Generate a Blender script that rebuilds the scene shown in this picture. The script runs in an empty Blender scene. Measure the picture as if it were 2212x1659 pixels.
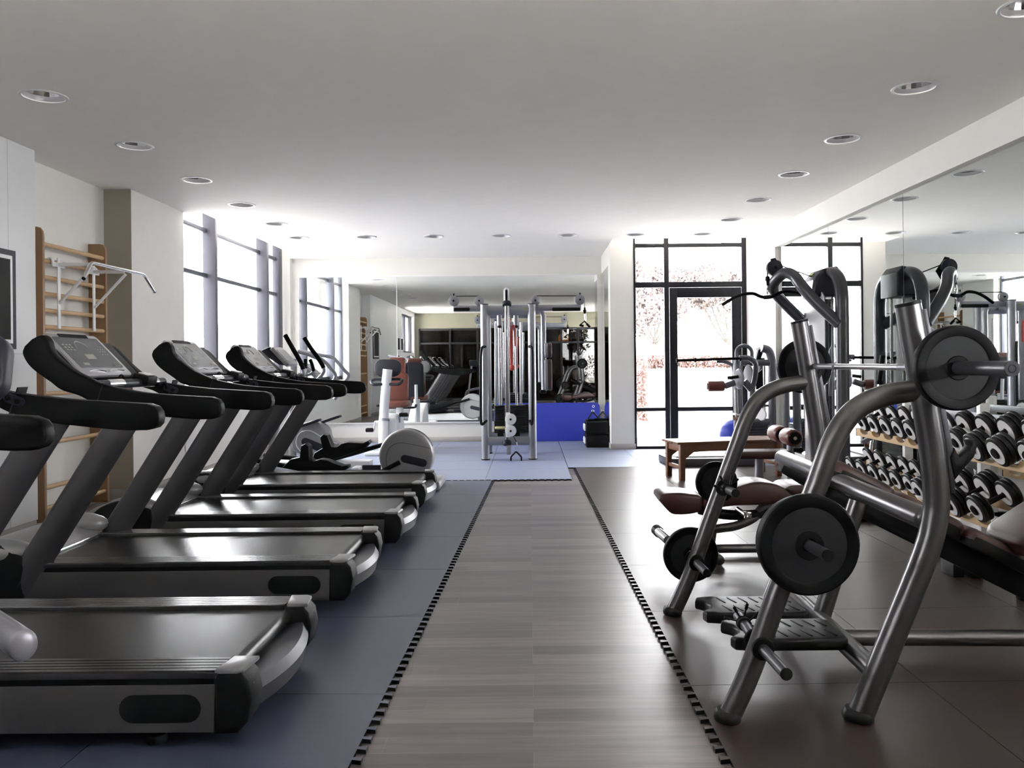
# Gym interior: treadmill row, cable tower, lat machine, press bench, dumbbell rack.
import bpy, bmesh, math, random
from mathutils import Vector as V, Matrix as M
random.seed(7)
COL = bpy.context.scene.collection
PI = math.pi
F, H, PX, PY, TH = 1750.0, 1.36, 1145.0, 784.0, 0.0095
CT, ST = math.cos(TH), math.sin(TH)

def at(px, py, Y):
    dx, dy = px - PX, PY - py
    return V(((dx * CT + dy * ST) * Y / F, Y, H + (-dx * ST + dy * CT) * Y / F))

def R(d): return math.radians(d)

# ------------------------------------------------------------------ materials
MATS = {}
def mat(name, col, rough=.5, metal=0., var=0., vscale=6., bump=0., bscale=80., stretch=None, spec=.5, coat=0.):
    m = bpy.data.materials.new(name); m.use_nodes = True
    nt = m.node_tree; b = nt.nodes['Principled BSDF']
    b.inputs['Base Color'].default_value = (*col, 1)
    b.inputs['Roughness'].default_value = rough
    b.inputs['Metallic'].default_value = metal
    b.inputs['Specular IOR Level'].default_value = spec
    b.inputs['Coat Weight'].default_value = coat
    tc = nt.nodes.new('ShaderNodeTexCoord'); mp = nt.nodes.new('ShaderNodeMapping')
    nt.links.new(tc.outputs['Object'], mp.inputs['Vector'])
    if stretch: mp.inputs['Scale'].default_value = stretch
    n = nt.nodes.new('ShaderNodeTexNoise'); n.inputs['Scale'].default_value = vscale; n.inputs['Detail'].default_value = 5
    nt.links.new(mp.outputs['Vector'], n.inputs['Vector'])
    mx = nt.nodes.new('ShaderNodeMix'); mx.data_type = 'RGBA'
    v = max(var, .03)
    mx.inputs[6].default_value = (*[c * (1 - v) for c in col], 1)
    mx.inputs[7].default_value = (*[min(1, c * (1 + v)) for c in col], 1)
    nt.links.new(n.outputs['Fac'], mx.inputs[0]); nt.links.new(mx.outputs[2], b.inputs['Base Color'])
    if bump:
        n2 = nt.nodes.new('ShaderNodeTexNoise'); n2.inputs['Scale'].default_value = bscale; n2.inputs['Detail'].default_value = 3
        nt.links.new(mp.outputs['Vector'], n2.inputs['Vector'])
        bp = nt.nodes.new('ShaderNodeBump'); bp.inputs['Strength'].default_value = bump; bp.inputs['Distance'].default_value = .01
        nt.links.new(n2.outputs['Fac'], bp.inputs['Height']); nt.links.new(bp.outputs['Normal'], b.inputs['Normal'])
    MATS[name] = m
    return m

def emat(name, col, s):
    m = bpy.data.materials.new(name); m.use_nodes = True
    b = m.node_tree.nodes['Principled BSDF']
    b.inputs['Base Color'].default_value = (*col, 1); b.inputs['Emission Color'].default_value = (*col, 1); b.inputs['Emission Strength'].default_value = s
    return m

def glass(name, tint=(1, 1, 1), refl=.06):
    m = bpy.data.materials.new(name); m.use_nodes = True
    nt = m.node_tree; nt.nodes.clear()
    o = nt.nodes.new('ShaderNodeOutputMaterial'); t = nt.nodes.new('ShaderNodeBsdfTransparent'); g = nt.nodes.new('ShaderNodeBsdfGlossy')
    x = nt.nodes.new('ShaderNodeMixShader'); lw = nt.nodes.new('ShaderNodeLayerWeight'); lw.inputs['Blend'].default_value = .5
    pw = nt.nodes.new('ShaderNodeMath'); pw.operation = 'POWER'; pw.inputs[1].default_value = 5
    ad = nt.nodes.new('ShaderNodeMath'); ad.operation = 'MULTIPLY_ADD'; ad.inputs[1].default_value = .8; ad.inputs[2].default_value = refl * .4
    nt.links.new(lw.outputs['Facing'], pw.inputs[0]); nt.links.new(pw.outputs[0], ad.inputs[0])
    t.inputs['Color'].default_value = (*tint, 1); g.inputs['Roughness'].default_value = .01
    nt.links.new(ad.outputs[0], x.inputs[0]); nt.links.new(t.outputs[0], x.inputs[1]); nt.links.new(g.outputs[0], x.inputs[2]); nt.links.new(x.outputs[0], o.inputs[0])
    return m

WALL = mat('warm_white_plaster', (.71, .695, .66), .75, var=.02, bump=.04, bscale=120)
CEIL = mat('ceiling_plaster', (.885, .86, .825), .85, var=.02, bump=.03, bscale=150)
PANEL = mat('white_laminate', (.66, .665, .67), .35, var=.02)
COLSHADE = mat('column_side_painted_shade', (.33, .295, .24), .7, var=.03)  # shade on the column's camera-facing side, painted in as a darker brown
BEIGE = mat('beige_paint', (.20, .19, .145), .75, var=.02)
TRIM = mat('grey_baseboard', (.42, .40, .38), .5)
BLACKF = mat('black_window_frame', (.007, .007, .010), .42, spec=.25)
GREYF = mat('grey_aluminium_frame', (.065, .065, .085), .4, .3)
STEEL = mat('graphite_steel', (.125, .121, .124), .30, .8, var=.05)
DSTEEL = mat('dark_graphite_steel', (.075, .075, .083), .36, .6, var=.05)
SILVER = mat('silver_paint', (.27, .27, .30), .36, .45)
MAST = mat('mast_paint', (.058, .056, .06), .36, .35)
PANELG = mat('treadmill_panel_grey', (.075, .073, .074), .42, .3)
RAIL = mat('anodised_rail', (.12, .118, .12), .24, .85, stretch=(1, 30, 30), var=.1)
HOOD = mat('hood_grey', (.26, .26, .268), .32, .3)
CHROME = mat('chrome', (.80, .80, .81), .12, 1.)
ROD = mat('polished_rod', (.42, .42, .44), .22, .9)
WHITEM = mat('white_metal', (.74, .74, .74), .35)
BLACK = mat('black_plastic', (.006, .006, .0065), .5, spec=.15)
BLACKS = mat('black_soft_grip', (.004, .004, .0042), .45, spec=.09, bump=.05, bscale=300)
RUBBER = mat('black_rubber', (.007, .007, .008), .42, spec=.3)
BELT = mat('belt_rubber', (.012, .0115, .0115), .27, var=.25, vscale=18, stretch=(.3, 9, 1), spec=.38, bump=.06, bscale=500)
DGREY = mat('dark_grey_plastic', (.020, .020, .029), .45, spec=.25)
PRIM = mat('plate_rim_rubber', (.0035, .0035, .004), .5, spec=.12)
CONS = mat('console_silver', (.42, .42, .44), .3, .5)
BUMP = mat('bumper_grey', (.10, .10, .115), .38, .4)
MIDS = mat('mid_grey_paint', (.11, .11, .128), .36, .45)
RED2 = mat('red_brown_roller', (.10, .032, .027), .4, spec=.3)
BAFF = mat('satin_baffle', (.36, .36, .38), .4, .4)
PLATE = mat('plate_face_grey', (.013, .013, .0145), .55, spec=.2)
DBFACE = mat('dumbbell_face_white', (.78, .77, .77), .35)
LGREY = mat('light_grey_shell', (.27, .265, .27), .4, .1)
WSHELL = mat('white_shell', (.72, .72, .73), .35)
RED = mat('dark_red_vinyl', (.040, .0135, .0125), .38, var=.1, bump=.05)
ORED = mat('rust_red_vinyl', (.105, .026, .017), .38, var=.06)
ROPE = mat('red_rope', (.5, .05, .03), .6)
BLUE = mat('blue_foam', (.022, .04, .42), .55, var=.06, bump=.04)
BALL = mat('blue_ball_vinyl', (.012, .03, .30), .4, spec=.25)
WOODL = mat('light_beech', (.52, .35, .18), .45, var=.12, vscale=5, stretch=(1, 9, 1))
WOODB = mat('beech_upright', (.25, .14, .065), .45, var=.15, vscale=7, stretch=(6, 6, .6))
WOODR = mat('rung_wood', (.50, .33, .17), .45, var=.1, vscale=6, stretch=(6, 1, 6))
TEAK = mat('teak', (.15, .062, .03), .45, var=.2, vscale=6, stretch=(.7, 8, 8))
SCREEN = mat('display_dark', (.11, .115, .12), .2)
MARK = mat('display_marks', (.30, .30, .27), .4)
YEL = mat('yellow_handle', (.65, .60, .28), .5)
EMBL = mat('emblem_yellow_green', (.25, .27, .06), .4)
STONE = mat('white_stone_wall', (.55, .54, .53), .8)
PAVE = mat('pale_paving', (.76, .75, .73), .9)
ASPH = mat('grey_asphalt', (.12, .12, .12), .9)
SETT = mat('pale_setts', (.32, .32, .315), .9)
HEDGE = mat('red_hedge_leaves', (.13, .075, .065), .7, var=.5, vscale=14)
BLOSS = mat('pink_blossom_leaves', (.22, .18, .18), .7, var=.3, vscale=9)
BARK = mat('pale_bark', (.13, .115, .11), .8)
GREEN = mat('green_leaves', (.07, .11, .03), .7, var=.4, vscale=9)
LOBBYW = mat('lobby_wall', (.42, .38, .31), .7)
LOBBYF = mat('lobby_floor', (.10, .08, .065), .3)
CURT = mat('brown_curtain', (.10, .05, .035), .8, var=.3, vscale=8, stretch=(20, 20, .2))
PIC = mat('dark_picture', (.02, .018, .017), .6, spec=.12, var=.4, vscale=4)
PINKPIC = mat('pink_tree_picture', (.18, .035, .07), .4, var=.95, vscale=9)
PAPER = mat('white_paper', (.75, .75, .75), .6)
LAMPO = emat('orange_lamp_glow', (1., .42, .08), 1.6)
LAMPW = emat('lamp_glow', (1., .96, .9), 5.)
GLASS = glass('clear_glass')
DGLASS = glass('smoked_glass', (.22, .215, .21))

def mk_mirror():
    m = bpy.data.materials.new('mirror_glass'); m.use_nodes = True
    b = m.node_tree.nodes['Principled BSDF']
    b.inputs['Base Color'].default_value = (.80, .825, .81, 1); b.inputs['Metallic'].default_value = 1; b.inputs['Roughness'].default_value = .0
    return m
MIRROR = mk_mirror()

def mk_reflector():
    m = mat('downlight_reflector', (.72, .72, .74), .22, 1.)
    return m
REFL = mk_reflector()

def mk_planks():
    m = bpy.data.materials.new('grey_oak_planks'); m.use_nodes = True
    nt = m.node_tree; b = nt.nodes['Principled BSDF']; L = nt.links
    tc = nt.nodes.new('ShaderNodeTexCoord')
    br = nt.nodes.new('ShaderNodeTexBrick')
    br.inputs['Scale'].default_value = 1; br.inputs['Brick Width'].default_value = 1.15; br.inputs['Row Height'].default_value = .118
    br.inputs['Mortar Size'].default_value = .0012; br.inputs['Mortar Smooth'].default_value = .3; br.offset = .37; br.offset_frequency = 3; br.squash_frequency = 2; br.squash = 1.25
    br.inputs['Color1'].default_value = (.082, .069, .071, 1); br.inputs['Color2'].default_value = (.195, .165, .163, 1); br.inputs['Mortar'].default_value = (.20, .172, .168, 1)
    L.new(tc.outputs['Object'], br.inputs['Vector'])
    mp = nt.nodes.new('ShaderNodeMapping'); mp.inputs['Scale'].default_value = (.9, 11, 1)
    L.new(tc.outputs['Object'], mp.inputs['Vector'])
    n = nt.nodes.new('ShaderNodeTexNoise'); n.inputs['Scale'].default_value = 3; n.inputs['Detail'].default_value = 8
    L.new(mp.outputs['Vector'], n.inputs['Vector'])
    r = nt.nodes.new('ShaderNodeMapRange'); r.inputs['From Min'].default_value = .3; r.inputs['From Max'].default_value = .7; r.inputs['To Min'].default_value = .78; r.inputs['To Max'].default_value = 1.18
    L.new(n.outputs['Fac'], r.inputs['Value'])
    x = nt.nodes.new('ShaderNodeMix'); x.data_type = 'RGBA'; x.blend_type = 'MULTIPLY'; x.inputs[0].default_value = 1
    L.new(br.outputs['Color'], x.inputs[6]); L.new(r.outputs['Result'], x.inputs[7]); L.new(x.outputs[2], b.inputs['Base Color'])
    b.inputs['Roughness'].default_value = .33; b.inputs['Specular IOR Level'].default_value = .7
    return m
PLANKS = mk_planks()

def mk_mat(name, col, rough, var=.16, spec=.75):
    m = mat(name, col, rough, var=var, vscale=1.6, bump=.10, bscale=350, spec=spec)
    return m
MATBLUE = mk_mat('blue_grey_mat', (.060, .070, .116), .38)
MATBROWN = mk_mat('brown_mat', (.043, .0275, .0255), .31, spec=.36)
MATPALE = mk_mat('pale_blue_mat', (.19, .22, .31), .42, .06)

# ------------------------------------------------------------------ mesh builder
def fillet(pts, r, n=5):
    pts = [V(p) for p in pts]; out = [pts[0]]
    for i in range(1, len(pts) - 1):
        a, b, c = pts[i - 1], pts[i], pts[i + 1]
        u, w = (a - b), (c - b)
        rr = r[i - 1] if isinstance(r, (list, tuple)) else r
        d = min(rr, u.length * .49, w.length * .49)
        p, q = b + u.normalized() * d, b + w.normalized() * d
        for k in range(n + 1):
            t = k / n
            out.append(p * (1 - t) ** 2 + b * 2 * t * (1 - t) + q * t * t)
    out.append(pts[-1])
    return out

def smooth(pts, n=5):
    pts = [V(p) for p in pts]; P = [pts[0] * 2 - pts[1]] + pts + [pts[-1] * 2 - pts[-2]]
    out = []
    for i in range(1, len(P) - 2):
        a, b, c, d = P[i - 1:i + 3]
        for k in range(n):
            t = k / n
            out.append(.5 * ((2 * b) + (c - a) * t + (2 * a - 5 * b + 4 * c - d) * t * t + (3 * b - a - 3 * c + d) * t ** 3))
    out.append(pts[-1])
    return out

class MB:
    def __init__(s): s.bm = bmesh.new()
    def _merge(s, b2):
        me = bpy.data.meshes.new('t'); b2.to_mesh(me); b2.free(); s.bm.from_mesh(me); bpy.data.meshes.remove(me)
    def box(s, c, d, bev=0., rot=None, seg=2):
        b = bmesh.new(); bmesh.ops.create_cube(b, size=1)
        for v in b.verts: v.co = V((v.co.x * d[0], v.co.y * d[1], v.co.z * d[2]))
        if bev: bmesh.ops.bevel(b, geom=b.edges[:], offset=bev, segments=seg, affect='EDGES', profile=.5)
        if rot is not None: bmesh.ops.transform(b, matrix=rot.to_4x4(), verts=b.verts)
        bmesh.ops.translate(b, vec=V(c), verts=b.verts)
        s._merge(b); return s
    def tube(s, pts, r, n=12, up=None, r2=None, cap=0., rs=None, close=False):
        """pts: path; r half-width sideways, r2 half-width along `up`; cap: dome height factor; rs: radius factor per point"""
        pts = [V(p) for p in pts]; r2 = r2 if r2 is not None else r
        rings = []; b = s.bm; N = len(pts)
        ref = V(up) if up is not None else None
        prev = None
        T = []
        for i in range(N):
            if close: t = pts[(i + 1) % N] - pts[i - 1]
            else: t = (pts[min(i + 1, N - 1)] - pts[max(i - 1, 0)])
            T.append(t.normalized())
        for i in range(N):
            t = T[i]
            if ref is not None: w = ref - t * ref.dot(t)
            elif prev is None:
                w = V((0, 0, 1)) if abs(t.z) < .9 else V((1, 0, 0)); w = w - t * w.dot(t)
            else: w = prev - t * prev.dot(t)
            w.normalize(); prev = w; u = t.cross(w)
            f = rs[i] if rs else 1
            rings.append([pts[i] + (u * math.cos(a) * r + w * math.sin(a) * r2) * f for a in [2 * PI * k / n for k in range(n)]])
        if cap and not close:
            pre, post = [], []
            for q in (.35, .7, .92):
                f = math.sqrt(1 - q * q); d = cap * r
                pre.insert(0, [pts[0] + (p - pts[0]) * f - T[0] * d * q for p in rings[0]])
                post.append([pts[-1] + (p - pts[-1]) * f + T[-1] * d * q for p in rings[-1]])
            rings = pre + rings + post
        vs = [[b.verts.new(p) for p in ring] for ring in rings]
        for i in range(len(vs) - (0 if close else 1)):
            A, B = vs[i], vs[(i + 1) % len(vs)]
            for k in range(n): b.faces.new((A[k], A[(k + 1) % n], B[(k + 1) % n], B[k]))
        if not close:
            b.faces.new(vs[0][::-1]); b.faces.new(vs[-1])
        return s
    def cyl(s, p0, p1, r, n=20, r1=None):
        r1 = r if r1 is None else r1
        return s.tube([p0, p1], r, n, rs=[1, r1 / r])
    def lathe(s, prof, o, ax, n=28):
        """prof: list of (r, t) along axis ax from o"""
        o, ax = V(o), V(ax).normalized()
        w = V((0, 0, 1)) if abs(ax.z) < .9 else V((1, 0, 0)); w = (w - ax * w.dot(ax)).normalized(); u = ax.cross(w)
        b = s.bm; rows = []
        for r, t in prof:
            if r < 1e-6: rows.append([b.verts.new(o + ax * t)])
            else: rows.append([b.verts.new(o + ax * t + (u * math.cos(a) + w * math.sin(a)) * r) for a in [2 * PI * k / n for k in range(n)]])
        for A, B in zip(rows, rows[1:]):
            for k in range(n):
                a0, a1 = A[k % len(A)], A[(k + 1) % len(A)]; b0, b1 = B[k % len(B)], B[(k + 1) % len(B)]
                f = [x for i, x in enumerate((a0, a1, b1, b0)) if x not in (a0, a1, b1, b0)[:i]]
                if len(f) > 2:
                    try: b.faces.new(f)
                    except ValueError: pass
        return s
    def prism(s, poly, o, ux, uy, th, bev=0., seg=2):
        """2-D polygon in plane (ux,uy) at o, extruded +-th/2 along ux x uy"""
        o, ux, uy = V(o), V(ux), V(uy); nn = ux.cross(uy).normalized()
        b = bmesh.new()
        f = b.faces.new([b.verts.new(o + ux * x + uy * y - nn * th / 2) for x, y in poly])
        e = bmesh.ops.extrude_face_region(b, geom=[f])
        vs = [g for g in e['geom'] if isinstance(g, bmesh.types.BMVert)]
        bmesh.ops.translate(b, vec=nn * th, verts=vs)
        bmesh.ops.recalc_face_normals(b, faces=b.faces[:])
        if bev:
            ed = [x for x in b.edges if len(x.link_faces) == 2 and x.calc_face_angle(0) > .5 and abs((x.verts[0].co - x.verts[1].co).normalized().dot(nn)) < .5]
            bmesh.ops.bevel(b, geom=ed, offset=bev, segments=seg, affect='EDGES', profile=.5, clamp_overlap=True)
        s._merge(b); return s
    def ell(s, c, d, n=20, rot=None):
        b = bmesh.new(); bmesh.ops.create_uvsphere(b, u_segments=n, v_segments=max(8, n // 2), radius=1)
        for v in b.verts: v.co = V((v.co.x * d[0], v.co.y * d[1], v.co.z * d[2]))
        if rot is not None: bmesh.ops.transform(b, matrix=rot.to_4x4(), verts=b.verts)
        bmesh.ops.translate(b, vec=V(c), verts=b.verts); s._merge(b); return s
    def quad(s, *ps):
        s.bm.faces.new([s.bm.verts.new(V(p)) for p in ps]); return s
    def torus(s, c, ax, r, t, n=24, m=10):
        ax = V(ax).normalized(); w = V((0, 0, 1)) if abs(ax.z) < .9 else V((1, 0, 0)); w = (w - ax * w.dot(ax)).normalized(); u = ax.cross(w)
        return s.tube([V(c) + (u * math.cos(a) + w * math.sin(a)) * r for a in [2 * PI * k / n for k in range(n)]], t, m, up=ax, close=True)
    def mark(s): s.n0 = len(s.bm.faces); return s
    def build(s, name, m, parent=None, ang=35, **kw):
        me = bpy.data.meshes.new(name)
        if hasattr(s, 'n0'):
            s.bm.faces.ensure_lookup_table()
            for f in s.bm.faces[s.n0:]: f.material_index = 1
        if parent is not None:
            p = parent
            while p.parent: p = p.parent
            bmesh.ops.translate(s.bm, vec=-p.location, verts=s.bm.verts)
        bmesh.ops.recalc_face_normals(s.bm, faces=s.bm.faces[:]) if kw.get('recalc', True) else None
        s.bm.to_mesh(me); s.bm.free()
        for q in (m if isinstance(m, (list, tuple)) else [m]): me.materials.append(q)
        me.polygons.foreach_set('use_smooth', [True] * len(me.polygons))
        me.set_sharp_from_angle(angle=R(ang))
        o = bpy.data.objects.new(name, me); COL.objects.link(o)
        if parent is not None: o.parent = parent
        if kw.get('label'): o['label'] = kw['label']
        return o

def tag(o, label, cat, group=None):
    o['label'] = label; o['category'] = cat
    if group: o['group'] = group
    return o

def thing(name, label, cat, loc=(0, 0, 0), group=None):
    o = bpy.data.objects.new(name, None); COL.objects.link(o); o.location = loc; o.empty_display_size = .1
    return tag(o, label, cat, group)

def struct(o): o['kind'] = 'structure'; return o

def dup(root, loc=None, label=None, group=None, rz=None):
    r = root.copy(); COL.objects.link(r)
    if loc is not None: r.location = loc
    if rz is not None: r.rotation_euler.z = rz
    if label: r['label'] = label
    if group: r['group'] = group
    for ch in list(root.children):
        c = ch.copy(); COL.objects.link(c); c.parent = r
        for g in list(ch.children):
            d = g.copy(); COL.objects.link(d); d.parent = c
    return r

def stadium(w, h, n=8):
    r = h / 2; c = w / 2 - r
    return [(c + r * math.sin(a), -r * math.cos(a)) for a in [PI * k / n for k in range(n + 1)]] + [(-c - r * math.sin(a), r * math.cos(a)) for a in [PI * k / n for k in range(n + 1)]]

def rrect(w, h, r, n=5):
    out = []
    for cx, cy, a0 in ((w / 2 - r, h / 2 - r, 0), (-w / 2 + r, h / 2 - r, 90), (-w / 2 + r, -h / 2 + r, 180), (w / 2 - r, -h / 2 + r, 270)):
        out += [(cx + r * math.cos(R(a0 + 90 * k / n)), cy + r * math.sin(R(a0 + 90 * k / n))) for k in range(n + 1)]
    return out
# ------------------------------------------------------------------ the room
CZ, CS = 3.19, 3.75          # ceiling height, slab above the window slot
YF, YD, YR = 14.0, 12.5, -1.4
def mwx(y): return 3.468 - .018 * (y - 5.66)        # right wall soffit face
XC = 1.245                                          # side of the alcove

fl = MB(); fl.box((-.4, 3.9, -.1), (12, 21, .2)); fo = struct(fl.build('floor', PLANKS))

ROWY = [4.21 + 1.25 * k for k in range(7)]
LIGHTS = [(-3.26, y) for y in ROWY[1:6]] + [(2.61, y) for y in ROWY[:6]] + [(-3.3 + .966 * k, 11.62) for k in range(7)]
def build_ceiling():
    b = bmesh.new()
    out = [(-4.5, YR - 4.8), (4.2, YR - 4.8), (4.2, 12.03), (XC, 12.03), (XC, YF + .1), (-4.5, YF + .1), (-4.5, 13.88), (-3.9, 13.88), (-3.9, 9.64), (-4.5, 9.64)]
    vs = [b.verts.new((x, y, CZ)) for x, y in out]
    es = [b.edges.new((vs[i], vs[(i + 1) % len(vs)])) for i in range(len(vs))]
    for x, y in LIGHTS:
        c = [b.verts.new((x + .136 * math.cos(a), y + .136 * math.sin(a), CZ)) for a in [2 * PI * k / 28 for k in range(28)]]
        es += [b.edges.new((c[i], c[(i + 1) % 28])) for i in range(28)]
    bmesh.ops.triangle_fill(b, use_beauty=True, use_dissolve=False, edges=es)
    m = MB(); m._merge(b); return m
struct(build_ceiling().build('ceiling', CEIL, recalc=False))
m = MB(); m.box((-.3, 4, CS + .1), (10.5, 21, .2)); m.box((-3.87, 11.76, (CZ + CS) / 2 + .003), (.06, 4.24, CS - CZ)); m.box((-4.2, 9.61, (CZ + CS) / 2 + .003), (.6, .06, CS - CZ)); m.box((-4.2, 13.94, (CZ + CS) / 2 + .003), (.6, .06, CS - CZ))
struct(m.build('roof_slab', CEIL))

# left wall, stepping in and out
def wbox(x0, x1, y0, y1, z0, z1, name, mt=WALL):
    m = MB(); m.box(((x0 + x1) / 2, (y0 + y1) / 2, (z0 + z1) / 2), (x1 - x0, y1 - y0, z1 - z0)); return struct(m.build(name, mt))
m = MB(); WY0, WY1, WZ0, WZ1 = -1.15, 1.6, 1.75, 3.05
for y0, y1 in ((1.6, 4.4), (4.41, 6.47), (6.475, 6.83)):
    for z0, z1 in ((0.08, 1.47), (1.475, CZ)):
        m.box((-4.31, (y0 + y1) / 2, (z0 + z1) / 2), (.3, y1 - y0, z1 - z0), .002, seg=1)
m.box((-4.32, (1.6 + 6.83) / 2, CZ / 2), (.3, 6.82 - 1.6, CZ))
m.box((-4.32, (YR + WY0) / 2, CZ / 2), (.3, WY0 - YR, CZ)); m.box((-4.32, (WY0 + WY1) / 2, WZ0 / 2), (.3, WY1 - WY0 + .01, WZ0)); m.box((-4.32, (WY0 + WY1) / 2, (WZ1 + CZ) / 2), (.3, WY1 - WY0 + .01, CZ - WZ1))
struct(m.build('wall_left_panelled', PANEL))
def win_added_left():  # unseen high window, added behind the camera to brighten the near ceiling
    r = struct(bpy.data.objects.new('window_4_added_fill', None)); COL.objects.link(r); r.location = (-4.3, .2, WZ0)
    for y in (WY0 + .03, .2, WY1 - .03):
        b = MB(); b.box((-4.32, y, (WZ0 + WZ1) / 2), (.1, .06, WZ1 - WZ0), .004); b.build('mullion', GREYF, r)
    for z in (WZ0 + .03, WZ1 - .03):
        b = MB(); b.box((-4.32, .22, z), (.09, WY1 - WY0, .06), .004); b.build('transom', GREYF, r)
    b = MB(); b.box((-4.32, .22, (WZ0 + WZ1) / 2), (.008, WY1 - WY0 - .04, WZ1 - WZ0 - .04)); b.build('glass_pane', GLASS, r)
win_added_left()
wbox(-4.7, -4.38, 6.8, 8.36, 0, CZ, 'wall_left_recess')
wbox(-4.7, -4.10, 8.36, 9.62, 0, CZ, 'wall_left_column')
wbox(-4.7, -4.10, 8.35, 8.36, 0, CZ, 'wall_left_column_side', COLSHADE)
m = MB(); m.box((-4.4, 11.75, .5), (.6, 4.3, 1.0)); m.box((-4.4, 14.0, CZ / 2 + .2), (.6, .24, CZ + .4)); struct(m.build('wall_left_sill', WALL))
m = MB(); m.box((-4.22, 11.75, 1.012), (.26, 4.26, .025), .004); struct(m.build('trim_1', PANEL))

# left window
def win_left():
    r = thing('window_1', None, None, (-4.3, 11.76, 1.0)); r.pop('label', 0); r.pop('category', 0); struct(r)
    del_keys = [k for k in ('label', 'category') if k in r]
    for k in del_keys: del r[k]
    for y0, y1, d in ((9.64, 9.68, .08), (10.72, 10.80, .17), (12.83, 12.92, .17), (13.64, 13.84, .10)):
        b = MB(); b.box((-4.32 + d / 2, (y0 + y1) / 2, 2.37), (d, y1 - y0, 2.76), .004); b.build('mullion', GREYF, r)
    for z in (1.06, 2.555, 3.15, 3.68):
        b = MB(); b.box((-4.285, 11.75, z), (.05, 4.16, .055 if z > 1.1 else .1), .004); b.build('transom', GREYF if z != 1.06 else BLACKF, r)
    for y0, y1 in ((9.67, 10.74), (10.78, 12.85), (12.9, 13.7)):
        b = MB(); b.box((-4.30, (y0 + y1) / 2, 2.35), (.008, y1 - y0, 2.7)); b.build('glass_pane', GLASS, r)
    return r
win_left()

# far wall, alcove side, entrance wall
wbox(-4.7, XC + .3, YF, YF + .2, 0, CZ + .4, 'wall_far')
wbox(XC, 1.607, YD, YF + .2, 0, CZ, 'wall_alcove_pillar_low')
m = MB(); m.box(((XC + 1.607) / 2, (YD + YF + .2) / 2, (CZ + CS) / 2), (1.607 - XC, YF + .2 - YD, CS - CZ)); m.box((XC - .03, (12.03 + YF) / 2, (CZ + CS) / 2 + .003), (.06, YF - 12.03, CS - CZ)); m.box((2.6, 12.0, (CZ + CS) / 2 + .003), (2.8, .06, CS - CZ)); struct(m.build('wall_slot_upstand', CEIL))
wbox(mwx(YD) + .005, 4.3, YD + .0, YD + .25, 0, CS, 'wall_entrance_return')
m = MB(); m.box((-1.4, YF - .008, .05), (5.3, .016, .1), .002); m.box((1.43, YD - .008, .05), (.38, .016, .1), .002); m.box((XC - .008, 13.2, .05), (.016, 1.4, .1), .002)
struct(m.build('baseboard_far', TRIM))
m = MB(); m.box((-4.24, 8.342, .05), (.28, .016, .1)); m.box((-4.372, 7.6, .05), (.016, 1.5, .1)); m.box((-4.092, 9.0, .05), (.016, 1.2, .1)); m.box((-4.092, 11.8, .05), (.016, 4.3, .1)); m.box((-4.172, 3, .04), (.03, 7.6, .08))
struct(m.build('baseboard_left', TRIM))
# right wall: lower wall behind the mirrors, soffit above
def rwall(y0, y1, z0, z1, off, th=.4):
    m = MB(); a, b = mwx(y0) + off, mwx(y1) + off
    m.prism([(a, y0), (a + th, y0), (b + th, y1), (b, y1)], (0, 0, (z0 + z1) / 2), (1, 0, 0), (0, 1, 0), z1 - z0); return m
struct(rwall(YR, 11.10, 2.915, CZ, 0).build('wall_right_soffit', WALL))
struct(rwall(2.13, 11.10, 0, 2.93, .055).build('wall_right', WALL)); struct(rwall(YR - .1, 2.13, 0, 1.60, .055).build('wall_right_sill', WALL)); struct(rwall(YR - .1, -1.15, 1.6, 2.93, .055).build('wall_right_rear', WALL))
def win_added_right():  # second unseen high window, added opposite for more ceiling light
    r = struct(bpy.data.objects.new('window_5_added_fill', None)); COL.objects.link(r); r.location = (3.7, .5, 1.6)
    x = mwx(.5) + .2
    for y in (-1.1, .5, 2.1):
        b = MB(); b.box((x, y, 2.26), (.1, .06, 1.32), .004); b.build('mullion', GREYF, r)
    for z in (1.63, 2.89):
        b = MB(); b.box((x, .5, z), (.09, 3.26, .06), .004); b.build('transom', GREYF, r)
    b = MB(); b.box((x, .5, 2.26), (.008, 3.2, 1.26)); b.build('glass_pane', GLASS, r)
win_added_right()
struct(rwall(11.10, YD + .1, 0, CS, 0).build('wall_right_end', WALL))
# right mirrors
edges = [11.10, 9.33, 7.53, 5.73, 3.93, 2.14]
wherer = ['beside the entrance wall, behind the lat machine', 'behind the far end of the dumbbell rack', 'behind the dumbbell rack', 'behind the front end of the dumbbell rack', 'beside the seat of the press bench', 'at the front of the mirrored wall']
for i, (y1, y0) in enumerate(zip(edges, edges[1:])):
    a, b = mwx(y0 + .004) + .045, mwx(y1 - .004) + .045
    m = MB(); m.prism([(a, y0 + .004), (a + .006, y0 + .004), (b + .006, y1 - .004), (b, y1 - .004)], (0, 0, 1.54), (1, 0, 0), (0, 1, 0), 2.74)
    tag(m.build('wall_mirror', MIRROR), 'tall frameless wall mirror panel ' + wherer[i], 'mirror', 'mirror panels on the dumbbell wall')
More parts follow.
